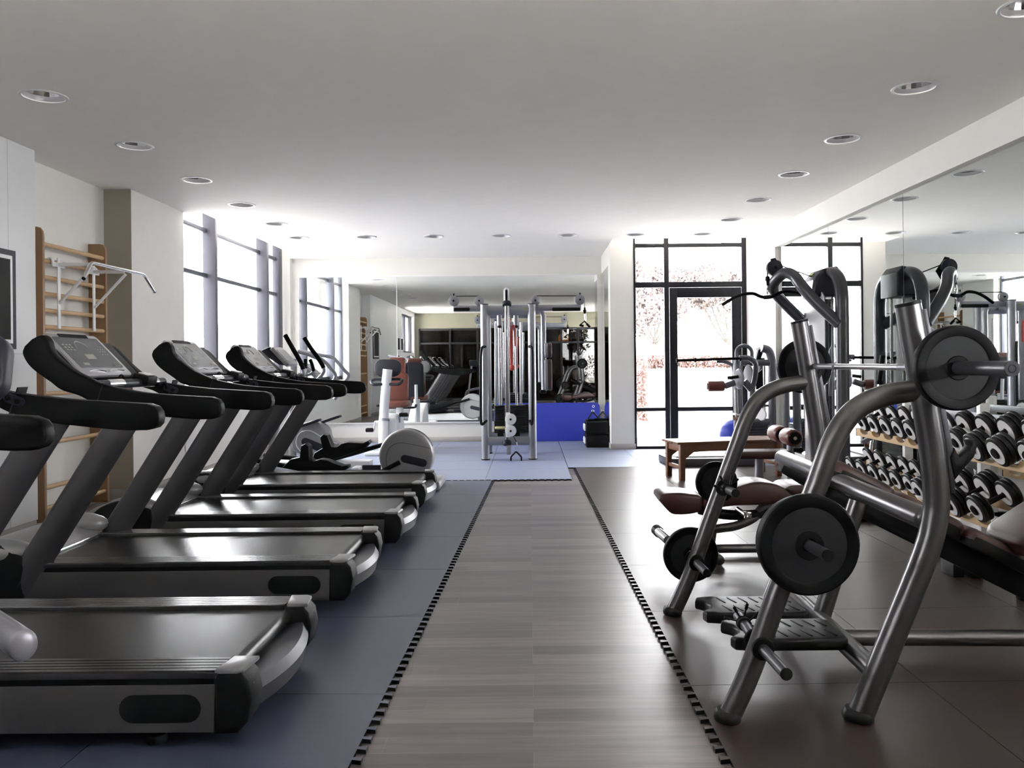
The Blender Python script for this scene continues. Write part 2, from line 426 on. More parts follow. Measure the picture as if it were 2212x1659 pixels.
# far mirrors and alcove mirror
for x0, x1, lb in ((-3.97, -2.295, 'frameless mirror on the end wall, reflecting the big window'), (-2.285, 1.17, 'large frameless mirror on the end wall behind the cable tower')):
    m = MB(); m.box(((x0 + x1) / 2, YF - .012, 1.613), (x1 - x0, .012, 2.51)); tag(m.build('wall_mirror', MIRROR), lb, 'mirror', 'mirrors on the end wall')
m = MB(); m.box((XC - .008, 13.3, 1.613), (.012, 1.25, 2.51)); tag(m.build('wall_mirror', MIRROR), 'narrow mirror on the side of the alcove pillar', 'mirror')
m = MB(); m.box((-1.4, YF - .012, 2.882), (5.2, .022, .025)); m.box((-1.4, YF - .012, .346), (5.2, .03, .02)); m.box((-2.29, YF - .016, 1.61), (.008, .012, 2.5)); m.box((-3.98, YF - .012, 1.61), (.012, .02, 2.5)); m.box((1.18, YF - .012, 1.61), (.014, .02, 2.5))
struct(m.build('trim_2', WHITEM))

# entrance door and glazing
def X(px): return (px - PX) * YD / F - .003
def entrance():
    r = struct(bpy.data.objects.new('door_1', None)); COL.objects.link(r); r.location = (2.4, YD, 0)
    x0, x1, x2, x3, x4, x5, x6 = 1.607, X(1373.7) + .01, X(1436.6), X(1447), X(1604), X(1615), 3.36
    def post(a, b, z0=0, z1=3.7, nm='frame_post', d=.09):
        m = MB(); m.box(((a + b) / 2, YD + .03, (z0 + z1) / 2), (b - a, d, z1 - z0), .006); m.build(nm, BLACKF, r)
    def rail(a, b, z, h, nm='frame_rail', d=.08):
        m = MB(); m.box(((a + b) / 2, YD + .03, z), (b - a, d, h), .005); m.build(nm, BLACKF, r)
    post(x0, x1); post(x2, x3); post(x4, x5)
    zt1, zt2, zb = at(1450, 530, YD).z, at(1450, 615, YD).z, at(1450, 884, YD).z
    for a, b in ((x1 - .003, x2 + .003), (x3 - .003, x4 + .003)):
        rail(a, b, zt1, .06); rail(a, b, zt2, .085); rail(a, b, 3.66, .08)
    rail(x1 - .003, x2 + .003, zb, .055); rail(x1 - .003, x2 + .003, .03, .06); rail(x3, x4, .012, .024)
    for a, b, z0, z1 in ((x1, x2, .05, zb), (x1, x2, zb, zt2), (x1, x2, zt2, zt1), (x1, x2, zt1, 3.66), (x3, x4, zt2, zt1), (x3, x4, zt1, 3.66)):
        m = MB(); m.box(((a + b) / 2, YD + .03, (z0 + z1) / 2), (b - a, .01, z1 - z0)); m.build('glass_pane', GLASS, r)
    # leaf
    la, lb, lz1 = x3 + .008, x4 - .008, zt2 - .05
    sa, sb = X(1464.6), X(1582)
    m = MB()
    for a, b in ((la, sa), (sb, lb)): m.box(((a + b) / 2, YD + .02, lz1 / 2 + .015), (b - a, .06, lz1 - .03), .005)
    for z, h in ((lz1 - .075, .15), (zb, .065), (.06, .09)): m.box(((sa + sb) / 2, YD + .02, z), (sb - sa + .01, .058, h), .004)
    leaf = m.build('door_leaf', BLACKF, r)
    m = MB(); m.box(((sa + sb) / 2, YD + .02, lz1 / 2), (sb - sa + .01, .01, lz1 - .1)); m.build('glass_pane', GLASS, leaf)
    m = MB(); m.tube(fillet([(sb + .05, YD - .01, 1.08), (sb + .05, YD - .07, 1.08), (sb - .05, YD - .07, 1.08)], .02), .011); m.build('door_handle', DSTEEL, leaf)
entrance()

# rear wall with the glazed lobby partition (seen in the mirrors)
wbox(-4.7, 3.9, YR - .1, YR, 2.64, CZ, 'wall_rear_head', BEIGE); wbox(-4.7, -4.03, YR - .1, YR, 0, 2.64, 'wall_rear_left', BEIGE); wbox(2.4, 3.9, YR - .1, YR, 0, 2.64, 'wall_rear_right', BEIGE)
def part_glaz():
    r = struct(bpy.data.objects.new('window_2', None)); COL.objects.link(r); r.location = (-.8, YR, 0)
    xs = [-4.0, -2.9, -1.9, -.8, .3, 1.15, 1.75, 2.37]
    for x in xs:
        m = MB(); m.box((x, YR - .05, 1.32), (.07, .1, 2.63), .005); m.build('frame_post', BLACKF, r)
    for z, h in ((.04, .08), (2.10, .07), (2.6, .08)):
        m = MB(); m.box((-.815, YR - .05, z), (6.4, .09, h), .005); m.build('frame_rail', BLACKF, r)
    for a, b in zip(xs, xs[1:]):
        m = MB(); m.box(((a + b) / 2, YR - .05, 1.32), (b - a, .01, 2.6)); m.build('glass_pane', DGLASS, r)
part_glaz()
m = MB(); m.box((-2.4, YR - .09, 1.05), (.07, .03, 2.1)); m.box((-1.93, YR - .09, 1.05), (.06, .03, 2.05)); m.box((-2.17, YR - .09, 2.03), (.5, .03, .09))
struct(m.build('door_2', BLACKF))
LY = -6.0
wbox(-4.9, 2.15, LY - .2, LY, 0, CZ, 'wall_lobby', LOBBYW); wbox(1.0, 3.9, LY - .2, LY, 0, .5, 'wall_lobby_sill', LOBBYW); wbox(1.0, 3.9, LY - .2, LY, 2.75, CZ, 'wall_lobby_head', LOBBYW)
wbox(-4.9, -4.7, LY, YR, 0, CZ, 'wall_lobby_left', LOBBYW); wbox(3.8, 4.0, LY, YR, 0, CZ, 'wall_lobby_right', LOBBYW)
def lobby_win():
    r = struct(bpy.data.objects.new('window_3', None)); COL.objects.link(r); r.location = (2.4, LY, .5)
    for x in (2.18, 2.95, 3.77):
        m = MB(); m.box((x, LY - .1, 1.62), (.06, .1, 2.25)); m.build('mullion', BLACKF, r)
    m = MB(); m.box((2.4, LY - .1, 1.62), (2.8, .008, 2.25)); m.build('glass_pane', GLASS, r)
lobby_win()
for x, lb in ((-.75, 'round orange pendant lamp glowing in the lobby, behind the cable tower reflection'), (1.3, 'round orange pendant lamp glowing in the lobby, near the lobby window')):
    r = thing('pendant_lamp', lb, 'lamp', (x, -3.2, 2.25), 'orange lobby lamps')
    m = MB(); m.lathe([(0, .17), (.08, .165), (.17, .11), (.21, .02), (.21, -.06), (.19, -.14)], (x, -3.2, 2.32), (0, 0, 1)); m.build('lamp_shade', LAMPO, r)
    m = MB(); m.cyl((x, -3.2, 2.48), (x, -3.2, CZ), .006, 8); m.build('cord', BLACK, r)
def picture(nm, lb, c, w, h, pm, axis, fw=.03, mw=.02, frame=BLACKF, grp=None):
    """axis: outward normal"""
    n = V(axis); u = V((0, 0, 1)).cross(n)
    r = thing(nm, lb, 'picture', c, grp)
    def bx(cc, ww, hh, d, name, mt):
        m = MB(); m.prism([(-ww / 2, -hh / 2), (ww / 2, -hh / 2), (ww / 2, hh / 2), (-ww / 2, hh / 2)], V(c) + n * cc, u, (0, 0, 1), d); return m.build(name, mt, r)
    bx(.012, w, h, .02, 'frame', frame); bx(.022, w - 2 * fw, h - 2 * fw, .004, 'mat_border', PAPER); bx(.025, w - 2 * fw - 2 * mw, h - 2 * fw - 2 * mw, .003, 'print', pm)
picture('framed_picture', 'picture of pink blossoming trees on the lobby wall', (1.45, LY, 1.68), 1.05, .85, PINKPIC, (0, 1, 0), .04, .0)
picture('framed_picture', 'dark picture with a white mat border and grey frame on the panelled wall', (-4.16, 6.13, 1.905), .80, .79, PIC, (1, 0, 0), .045, .03, DGREY)
for i, (y, z) in enumerate(((1.75, 2.0), (2.4, 2.0), (1.75, 1.45), (2.4, 1.45))):
    picture('framed_picture', 'small dark picture on the panelled wall, seen only in the end mirror', (-4.16, y, z), .5, .5, PIC, (1, 0, 0), .02, .05, PANEL, 'small mirrored pictures')

# recessed downlights
def downlight():
    r = thing('recessed_downlight', 'x', 'light', (0, 0, 0), 'ceiling downlights')
    m = MB(); m.lathe([(.128, -.001), (.13, -.007), (.146, -.006), (.150, .0), (.136, .002)], (0, 0, 0), (0, 0, 1), 36); m.build('trim_ring', WHITEM, r)
    m = MB(); m.lathe([(.134, .002), (.130, .012), (.1285, .036)], (0, 0, 0), (0, 0, 1), 36); m.build('baffle', BAFF, r)
    m = MB(); m.lathe([(.1285, .034), (.122, .05), (.108, .09), (.08, .13), (.0, .135)], (0, 0, 0), (0, 0, 1), 24); m.build('reflector', REFL, r, ang=12)
    m = MB(); m.box((0, .0, .112), (.05, .10, .03), .012); m.build('lamp', LAMPW, r)
    return r
D0 = downlight()
side = {-3.26: 'over the treadmill side', 2.61: 'over the dumbbell side'}
ordn = ['first', 'second', 'third', 'fourth', 'fifth', 'sixth', 'seventh']
cnt = {}
for i, (x, y) in enumerate(LIGHTS):
    if y == 11.62: key = 'in the cross row'; w = 'from the windows'
    else: key = side[x]; w = 'from the front'
    k = cnt.get(key, 0); cnt[key] = k + 1
    lb = f'round chrome recessed downlight {key}, {ordn[k]} {w}'
    if i == 0: D0.location = (x, y, CZ); D0['label'] = lb
    else: dup(D0, (x, y, CZ), lb)

# ------------------------------------------------------------------ floor mats
def mat_tile(name, left=False, right=False, near=False, far=False, mt=None, th=.016):
    """1 m puzzle tile, toothed only on the edges named (others butt closely)"""
    r = bpy.data.objects.new(name, None)
    n = 13; p = 1.0 / n; d = .034
    def teeth():
        o = []
        for k in range(n):
            c = (k + .5) * p
            o += [(c - p * .30, 0), (c - p * .38, -d), (c + p * .38, -d), (c + p * .30, 0)]
        return o
    poly = []
    T = teeth()
    poly += ([(t, -dd) if False else (t, d + dd - d) for t, dd in T] if near else [(0, 0)])
    if near: poly = [(0, 0)] + [(t, -dd) for t, dd in T]
    poly += [(1, 0)] + ([(1 + dd, t) for t, dd in T] if right else [])
    poly += [(1, 1)] + ([(1 - t, 1 + dd) for t, dd in T] if far else [])
    poly += [(0, 1)] + ([(-dd, 1 - t) for t, dd in T] if left else [])
    g = .0015
    poly = [(min(max(x, g), 1 - g), min(max(y, g), 1 - g)) for x, y in poly]
    b = bmesh.new()
    q = []
    for pnt in poly:
        if not q or (V(pnt) - V(q[-1])).length > 1e-5: q.append(pnt)
    lo = [b.verts.new((x, y, 0.001)) for x, y in q]; hi = [b.verts.new((x, y, th)) for x, y in q]
    es = [b.edges.new((hi[i], hi[(i + 1) % len(hi)])) for i in range(len(hi))]
    fs = bmesh.ops.triangle_fill(b, use_beauty=True, edges=es)['geom']
    for f in b.faces: f.material_index = 0; 
    for f in b.faces: 
        if f.normal.z < 0: f.normal_flip()
    for i in range(len(lo)):
        f = b.faces.new((lo[i], lo[(i + 1) % len(lo)], hi[(i + 1) % len(lo)], hi[i])); f.material_index = 1
    me = bpy.data.meshes.new(name); b.to_mesh(me); b.free(); me.materials.append(mt); me.materials.append(RUBBER)  # tile sides set black, their shade put into the colour
    return me
def lay(mesh, x, y, rz, label, group):
    o = bpy.data.objects.new('rubber_floor_mat', mesh); COL.objects.link(o); o.location = (x, y, 0); o.rotation_euler.z = rz
    tag(o, label, 'floor mat', group)
def field(o, rz, cols, rows, mt, name, lab_edge, lab_in, grp, edge):
    ins = mat_tile(name, mt=mt); ed = mat_tile(name + '_edge', left=edge == 'left', right=edge == 'right', near=edge == 'near', mt=mt)
    M2 = M.Rotation(rz, 2)
    for c in cols:
        for k in rows:
            e = (edge == 'right' and c == max(cols)) or (edge == 'left' and c == min(cols)) or (edge == 'near' and k == min(rows) and c in cols[3:6])
            p = V(o) + V(M2 @ V((c, k)))
            lay(ed if e else ins, p.x, p.y, rz, lab_edge if e else lab_in, grp + (' edge' if e else ''))
# left field: right edge runs from (-.585,2.74) to (-.419,9.27)
rzl = -math.atan2(-.419 + .585, 9.27 - 2.743)
o = V((-.419, 9.30)) - M.Rotation(rzl, 2) @ V((0, 9))
field(o, rzl, [-3, -2, -1], range(1, 9), MATBLUE, 'blue_grey_tile', 'blue grey rubber mat with toothed edge along the wooden walkway', 'blue grey rubber mat under the treadmill row', 'blue grey treadmill mats', 'right')
rzr = -math.atan2(.522 - .60, 9.36 - 3.02)
o = V((.522 + .0125, 10.36)) - M.Rotation(rzr, 2) @ V((0, 9))
field(o, rzr, [0, 1, 2], range(0, 9), MATBROWN, 'brown_tile', 'brown rubber mat with toothed edge along the wooden walkway', 'brown rubber mat under the weight benches', 'brown weight area mats', 'left')
ins = mat_tile('pale_blue_tile', mt=MATPALE); ed = mat_tile('pale_blue_tile_edge', near=True, mt=MATPALE)
def pale(mesh, x, y, sx, sy, lb, g):
    lay(mesh, x, y, 0, lb, g); COL.objects[-1].scale = (sx, sy, 1)
for c in range(4):
    for k in range(5):
        e = k == 0 and c > 1
        pale(ed if e else ins, -3.53 + c, 9.325 + k * .928, 1, .928, 'pale blue rubber mat with toothed edge at the end of the walkway' if e else 'pale blue rubber mat between the walkway and the end wall', 'pale blue mats' + (' edge' if e else ''))
for c in range(3):
    for k in range(2): pale(ins, .475 + c * .96, 10.385 + k * 1.04, .96, 1.04, 'pale blue rubber mat beyond the brown mats', 'pale blue mats beyond the brown')
pale(ins, .475, 12.47, .755, 1.49, 'pale blue rubber mat in the alcove under the black boxes', 'alcove mat')
m = MB(); m.box((-6.55, .2, 3.22), (4.1, 7, .14)); m.box((6.0, .4, 3.22), (4.1, 7, .14)); struct(m.build('added_sky_blocker', DGREY))  # unseen canopies added outside the two high windows to block the sky
# ------------------------------------------------------------------ treadmills
XZ = dict(ux=(1, 0, 0), uy=(0, 0, 1))
def pxz(mb, poly, y, th, bev=0., seg=2):       # polygon in x-z, thickness along y around y
    return mb.prism(poly, (0, y, 0), (1, 0, 0), (0, 0, 1), th, bev, seg)
def sm2(pts, n=4):
    return [(p.x, p.z) for p in smooth([(x, 0, z) for x, z in pts], n)]

def make_treadmill():
    r = thing('treadmill', 'x', 'treadmill', (0, 0, 0), 'treadmill row')
    top = sm2([(-1.70, 1.516), (-1.648, 1.536), (-1.615, 1.505), (-1.592, 1.436), (-1.50, 1.356), (-1.416, 1.308), (-1.312, 1.264), (-1.186, 1.235), (-1.067, 1.216), (-.90, 1.202), (-.735, 1.191)])
    tip = [(-.70, 1.178), (-.684, 1.155), (-.679, 1.127), (-.684, 1.10), (-.70, 1.082)]
    bot = sm2([(-.735, 1.072), (-.84, 1.073), (-1.03, 1.092), (-1.24, 1.122), (-1.36, 1.160), (-1.45, 1.206), (-1.545, 1.238), (-1.60, 1.279), (-1.678, 1.335), (-1.725, 1.382), (-1.752, 1.438), (-1.741, 1.477)])
    top2 = sm2([(-1.735, 1.50), (-1.70, 1.478), (-1.60, 1.375), (-1.50, 1.292), (-1.416, 1.262), (-1.312, 1.242), (-1.186, 1.226), (-1.067, 1.213), (-.90, 1.202), (-.735, 1.191)])
    for s in (-1, 1):
        b = MB(); pxz(b, (top if s < 0 else top2) + tip + (bot if s < 0 else bot[:-5]), s * .43, .07, .014, 3); a = b.build('handrail', BLACKS, r)
        b = MB(); pxz(b, [(-1.318, 1.272), (-1.312, 1.272), (-1.352, 1.15), (-1.358, 1.15)], s * .43, .0725); b.build('seam', RUBBER, a)
        b = MB(); b.prism(stadium(.10, .042), (-1.33, s * .393, 1.215), V((1, 0, -.33)).normalized(), (.3, 0, 1) if False else V((.33, 0, 1)).normalized(), .012, .003); pod = b.build('button_pod', DGREY, r)
        b = MB(); b.cyl((-1.31, s * .39, 1.208), (-1.31, s * .377, 1.208), .012, 14); b.cyl((-1.352, s * .39, 1.222), (-1.352, s * .372, 1.222), .010, 12); b.tube([(-1.352, s * .375, 1.222), (-1.352, s * .36, 1.25)], .008); b.build('button', BLACK, pod)
    # console housing between the arms
    hp = sm2([(-1.722, 1.512), (-1.752, 1.475), (-1.752, 1.438), (-1.72, 1.385), (-1.67, 1.34), (-1.60, 1.30), (-1.545, 1.278), (-1.522, 1.298)], 3)
    b = MB(); pxz(b, hp, 0, .80, .01); b.build('console_housing', BLACK, r)
    a0, a1 = V((-1.755, 0, 1.555)), V((-1.515, 0, 1.307)); ax = (a1 - a0).normalized(); nn = V((-ax.z, 0, ax.x)); nn = nn if nn.z > 0 else -nn
    L = (a1 - a0).length; cc = (a0 + a1) / 2
    b = MB(); b.prism(rrect(.55, L, .03), cc - nn * .02, (0, 1, 0), -ax, .05, .01); c = b.build('console', CONS, r)
    b = MB(); b.prism(rrect(.475, L * .72, .012), cc + nn * .0055 - ax * .015, (0, 1, 0), -ax, .004); disp = b.mark()
    b = MB(); b.prism(rrect(.30, .03, .008), cc + nn * .006 - ax * (L * .44), (0, 1, 0), -ax, .006); b.build('top_buttons', BLACK, c)
    b = disp
    def P(u, v): return cc + nn * .0082 + V((0, u, 0)) - ax * v
    b.tube([P(-.03 + .06 * math.cos(t), .045 + .06 * math.sin(t)) for t in [PI * k / 14 for k in range(15)]], .0035, 6)
    for u in (.165, .195): b.torus(P(u, -.085), nn, .013, .0022, 18, 6)
    for i in range(3):
        for j in range(4): b.prism(rrect(.014, .008, .003), P(.13 + i * .028, .065 - j * .022), (0, 1, 0), -ax, .001)
    for i in range(3):
        for j in range(3): b.prism(rrect(.022, .010, .003), P(-.20 + i * .034, .075 - j * .02), (0, 1, 0), -ax, .001)
    b.prism(rrect(.10, .04, .004), P(-.03, -.02), (0, 1, 0), -ax, .001); b.prism(rrect(.06, .02, .004), P(-.15, -.08), (0, 1, 0), -ax, .001)
    b.build('display', (SCREEN, MARK), c)
    b = MB()
    for s in (-1, 1): b.tube(smooth([P(s * .02, -.14), P(s * .10, -.128), P(s * .2, -.136)], 4), .005, 6)
    b.build('console_ledge', CHROME, c)
    # cross bar with the pulse grips
    b = MB(); b.tube([(-1.385, -.40, 1.262), (-1.385, .40, 1.262)], .026, 14); cb = b.build('cross_bar', DGREY, r)
    for s in (-1, 1):
        b = MB(); b.tube([(-1.385, s * .13, 1.262), (-1.385, s * .30, 1.262)], .029, 14); b.build('pulse_grip', CHROME, cb)
    b = MB(); b.box((-1.375, .14, 1.285), (.10, .13, .055), .012, M.Rotation(R(15), 3, 'Y')); b.build('remote_box', BLACK, cb)
    b = MB(); b.box((-1.365, .14, 1.316), (.06, .09, .006), .002, M.Rotation(R(15), 3, 'Y')); b.build('remote_keys', WHITEM, cb)
    b = MB(); b.torus((-1.44, -.02, 1.285), (1, 0, 0), .024, .008, 18, 8); b.build('safety_key', BLACK, cb)
    # masts
    for s in (-1, 1):
        b = MB(); b.tube([(-1.80, s * .428, .16), (-1.155, s * .43, 1.168)], .0345, 20, up=(1, 0, 0), r2=.082); b.build('mast', MAST, r)
    # deck
    for s in (-1, 1):
        prof = []
        y0, y1, z = .318, .452, .302; n = 5
        for k in range(n):
            a = y0 + (y1 - y0) * k / n; w = (y1 - y0) / n
            prof += [(s * (a + .003), z), (s * (a + w - .004), z), (s * (a + w - .003), z - .005), (s * (a + w - .001), z - .005)]
        prof += [(s * y1, z - .01), (s * y1, .275), (s * y0, .262), (s * y0, z - .004)]
        b = MB(); b.prism(prof, (-.94, 0, 0), (0, 1, 0), (0, 0, 1), 1.69); b.build('side_rail', RAIL, r, ang=20)
        b = MB(); b.box((-.93, s * .436, .262), (1.70, .02, .045), .003); b.build('side_band', BLACK, r)
        b = MB(); pxz(b, [(-1.95, .25), (-1.95, .20), (-1.90, .09), (-.112, .085), (-.104, .252)], s * .441, .018, .004); pn = b.build('side_panel', PANELG, r)
        b = MB(); b.prism(stadium(.285, .098, 10), (-.297, s * .4505, .17), (1, 0, 0), (0, 0, 1), .004, .001); b.build('recess', BLACK, pn)
        # rear end caps
        b = MB(); pxz(b, [(-.112, .296), (-.112, .078), (-.03, .08), (.005, .12), (.02, .2), (.008, .262), (-.02, .292)], s * .385, .135, .014, 3); ec = b.build('rear_corner', BLACK, r)
        b = MB(); b.prism([(-.105, s * .452), (-.085, s * .318), (.006, s * .318), (-.008, s * .44), (-.03, s * .455)], (0, 0, .298), (1, 0, 0), (0, 1, 0), .018, .006); b.build('rear_cap', HOOD, ec)
        b = MB(); b.box((.004, s * .40, .225), (.012, .07, .06), .004); b.cyl((.008, s * .40, .238), (.013, s * .40, .238), .006, 12); b.build('cap_plate', DGREY, ec)
    # belt, roller end
    loop = [(-1.78, .284), (-.10, .284)] + [(-.10 + .034 * math.sin(a), .25 + .034 * math.cos(a)) for a in [PI * k / 10 for k in range(1, 11)]] + [(-1.78, .216)]
    b = MB(); pxz(b, loop, 0, .632); b.build('running_belt', BELT, r, ang=25)
    # curved silver bumper behind the roller
    b = MB(); N = 16; rows = []
    for k in range(N + 1):
        y = -.325 + .65 * k / N; bow = .055 * (1 - (y / .325) ** 2)
        rows.append([(-.045 + bow * .2, y, .222), (-.018 + bow, y, .222), (.004 + bow, y, .185), (-.012 + bow, y, .12), (-.06 + bow * .8, y, .088), (-.12, y, .085), (-.12, y, .20)])
    vs = [[b.bm.verts.new(p) for p in q] for q in rows]
    for A, B in zip(vs, vs[1:]):
        for k in range(len(A)): b.bm.faces.new((A[k], A[(k + 1) % len(A)], B[(k + 1) % len(B)], B[k]))
    b.bm.faces.new(vs[0]); b.bm.faces.new(vs[-1][::-1]); b.build('rear_bumper', BUMP, r, ang=40)
    b = MB(); b.box((-.95, 0, .15), (1.66, .84, .11)); b.build('deck_frame', BLACK, r)
    # hood
    hd = [(-1.765, .09), (-1.765, .292)] + sm2([(-1.775, .305), (-1.88, .345), (-2.02, .375), (-2.16, .36), (-2.27, .30), (-2.32, .2), (-2.30, .09)], 4)
    b = MB(); pxz(b, hd, 0, .80, .02, 3); h = b.build('motor_hood', HOOD, r)
    b = MB(); b.tube([(-1.757, -.395, .296), (-1.757, .395, .296)], .006, 8); b.build('hood_edge', CHROME, h)
    for s in (-1, 1):
        hp2 = [(-1.76, .09), (-1.745, .27)] + sm2([(-1.77, .33), (-1.88, .40), (-2.02, .40), (-2.16, .34), (-2.25, .22), (-2.26, .09)], 4)
        b = MB(); pxz(b, hp2, s * .425, .075, .02, 3); b.build('hood_side', BLACK, h)
        b = MB(); b.ell((-1.93, s * .39, .352), (.19, .085, .072)); b.build('mast_fairing', HOOD, h)
    for x, s in ((-.35, -1), (-.35, 1), (-2.0, -1), (-2.0, 1)):
        b = MB(); b.lathe([(0, .017), (.034, .017), (.036, .03), (.03, .045), (.012, .05), (.012, .11), (0, .11)], (x, s * .36, 0), (0, 0, 1), 18); b.build('foot', RUBBER, r)
    return r
tm = make_treadmill()
TL = [(-1.0, 3.265, 'black treadmill at the front of the row, console cut off by the picture edge'),
      (-.99, 4.835, 'black treadmill second in the row, its whole console in view below the wall bars'),
      (-.945, 6.235, 'black treadmill third in the row, before the grey wall column'),
      (-.96, 7.665, 'black treadmill last in the row, beside the elliptical trainer')]
for i, (x, y, lb) in enumerate(TL):
    if i == 0: tm.location = (x, y, 0); tm['label'] = lb
    else: dup(tm, (x, y, 0), lb)

# a grey tube end poking in beside the front treadmill
def stray_bike():
    r = thing('exercise_bike', 'grey oval handle of a machine cut off by the picture edge before the first treadmill', 'exercise bike', (-2.1, 2.4, 0))
    b = MB(); b.tube([(-1.72, 2.56, .565), (-1.385, 2.20, .607)], .036, 24, up=(0, 0, 1), r2=.043, cap=.3); b.build('handle', SILVER, r)
    b = MB(); b.tube(fillet([(-2.1, 2.4, .05), (-2.0, 2.5, .5), (-1.72, 2.56, .565)], .1), .04, 14); b.build('post', SILVER, r)
    for s in (-1, 1):
        b = MB(); b.tube([(-2.1 + s * .25, 2.2, .047), (-2.1 + s * .25, 2.6, .047)], .03, 12, cap=.5); b.build('foot', RUBBER, r)
    b = MB(); b.tube([(-2.36, 2.4, .05), (-1.85, 2.4, .05)], .03, 12); b.build('base', SILVER, r)
stray_bike()
def stray_console():
    r = [o for o in COL.objects if o.name.startswith('exercise_bike')][0]
    b = MB(); b.prism(rrect(.30, .215, .06, 6), (-1.765, 2.5, 1.362), (1, .1, 0), V((-.12, .35, 1)).normalized(), .07, .02, 3); c = b.build('console', DGREY, r)
    b = MB(); b.tube([(-1.95, 2.5, .4), (-1.84, 2.52, 1.28)], .03, 12); b.build('console_post', SILVER, r)
stray_console()

# ------------------------------------------------------------------ wall bars and pull-up bracket
def wall_bars():
    r = thing('wall_bars', 'tall wooden wall bars in the wall recess, pull-up bar hooked on its second rung', 'wall bars', (-4.29, 7.55, 0))
    for y, w in ((7.02, .036), (8.06, .036)):
        poly = [(-4.378, .017), (-4.205, .017), (-4.205, 2.50), (-4.212, 2.545), (-4.235, 2.575), (-4.27, 2.582), (-4.378, 2.582)]
        b = MB(); pxz(b, poly, y, w, .006); b.build('upright', WOODB, r)
        b = MB(); b.cyl((-4.30, y - w / 2 - .004, 2.40), (-4.30, y - w / 2, 2.40), .008, 10); b.build('screw', BLACK, r)
    for z in (2.438, 2.295, 2.15, 2.005, 1.86, 1.715, 1.58, 1.13, .70, .31, .13):
        b = MB(); b.tube([(-4.235, 7.03, z), (-4.235, 8.05, z)], .016, 14, up=(0, 0, 1), r2=.02); b.build('rung', WOODR, r)
wall_bars()
def pullup():
    r = thing('pull_up_bar', 'white bracket with bent chrome pull-up bar hooked onto the wall bars', 'pull-up bar', (-4.17, 7.5, 2.28))
    for y in (7.22, 7.80):
        b = MB(); b.box((-4.193, y, 2.02), (.012, .04, .63), .003); b.box((-4.05, y, 2.275), (.30, .03, .03), .003)
        b.tube([(-4.19, y, 1.93), (-3.885, y, 2.25)], .014, 8); b.build('bracket', WHITEM, r)
        for dy in (-.07, .07):
            b = MB(); b.tube(smooth([(-4.205, y + dy, 2.25), (-4.205, y + dy, 2.31), (-4.235, y + dy, 2.325), (-4.262, y + dy, 2.30)], 5), .008, 8, r2=.018, up=(0, 1, 0)); b.build('hook', WHITEM, r)
        b = MB(); b.box((-4.195, y, 2.27), (.015, .19, .04), .003); b.build('hook_plate', WHITEM, r)
    b = MB(); b.tube(fillet([(-3.86, 7.02, 2.13), (-3.875, 7.17, 2.285), (-3.875, 8.15, 2.285), (-3.86, 8.34, 2.13)], .05), .0165, 16); br = b.build('bar', CHROME, r)
    for y0, y1, z0, z1 in ((7.02, 7.015, 2.13, 2.125), (8.34, 8.345, 2.13, 2.125)):
        b = MB(); b.cyl((-3.86, y0, z0), (-3.86, y1, z1), .017, 14); b.build('end_cap', BLACK, br)
pullup()

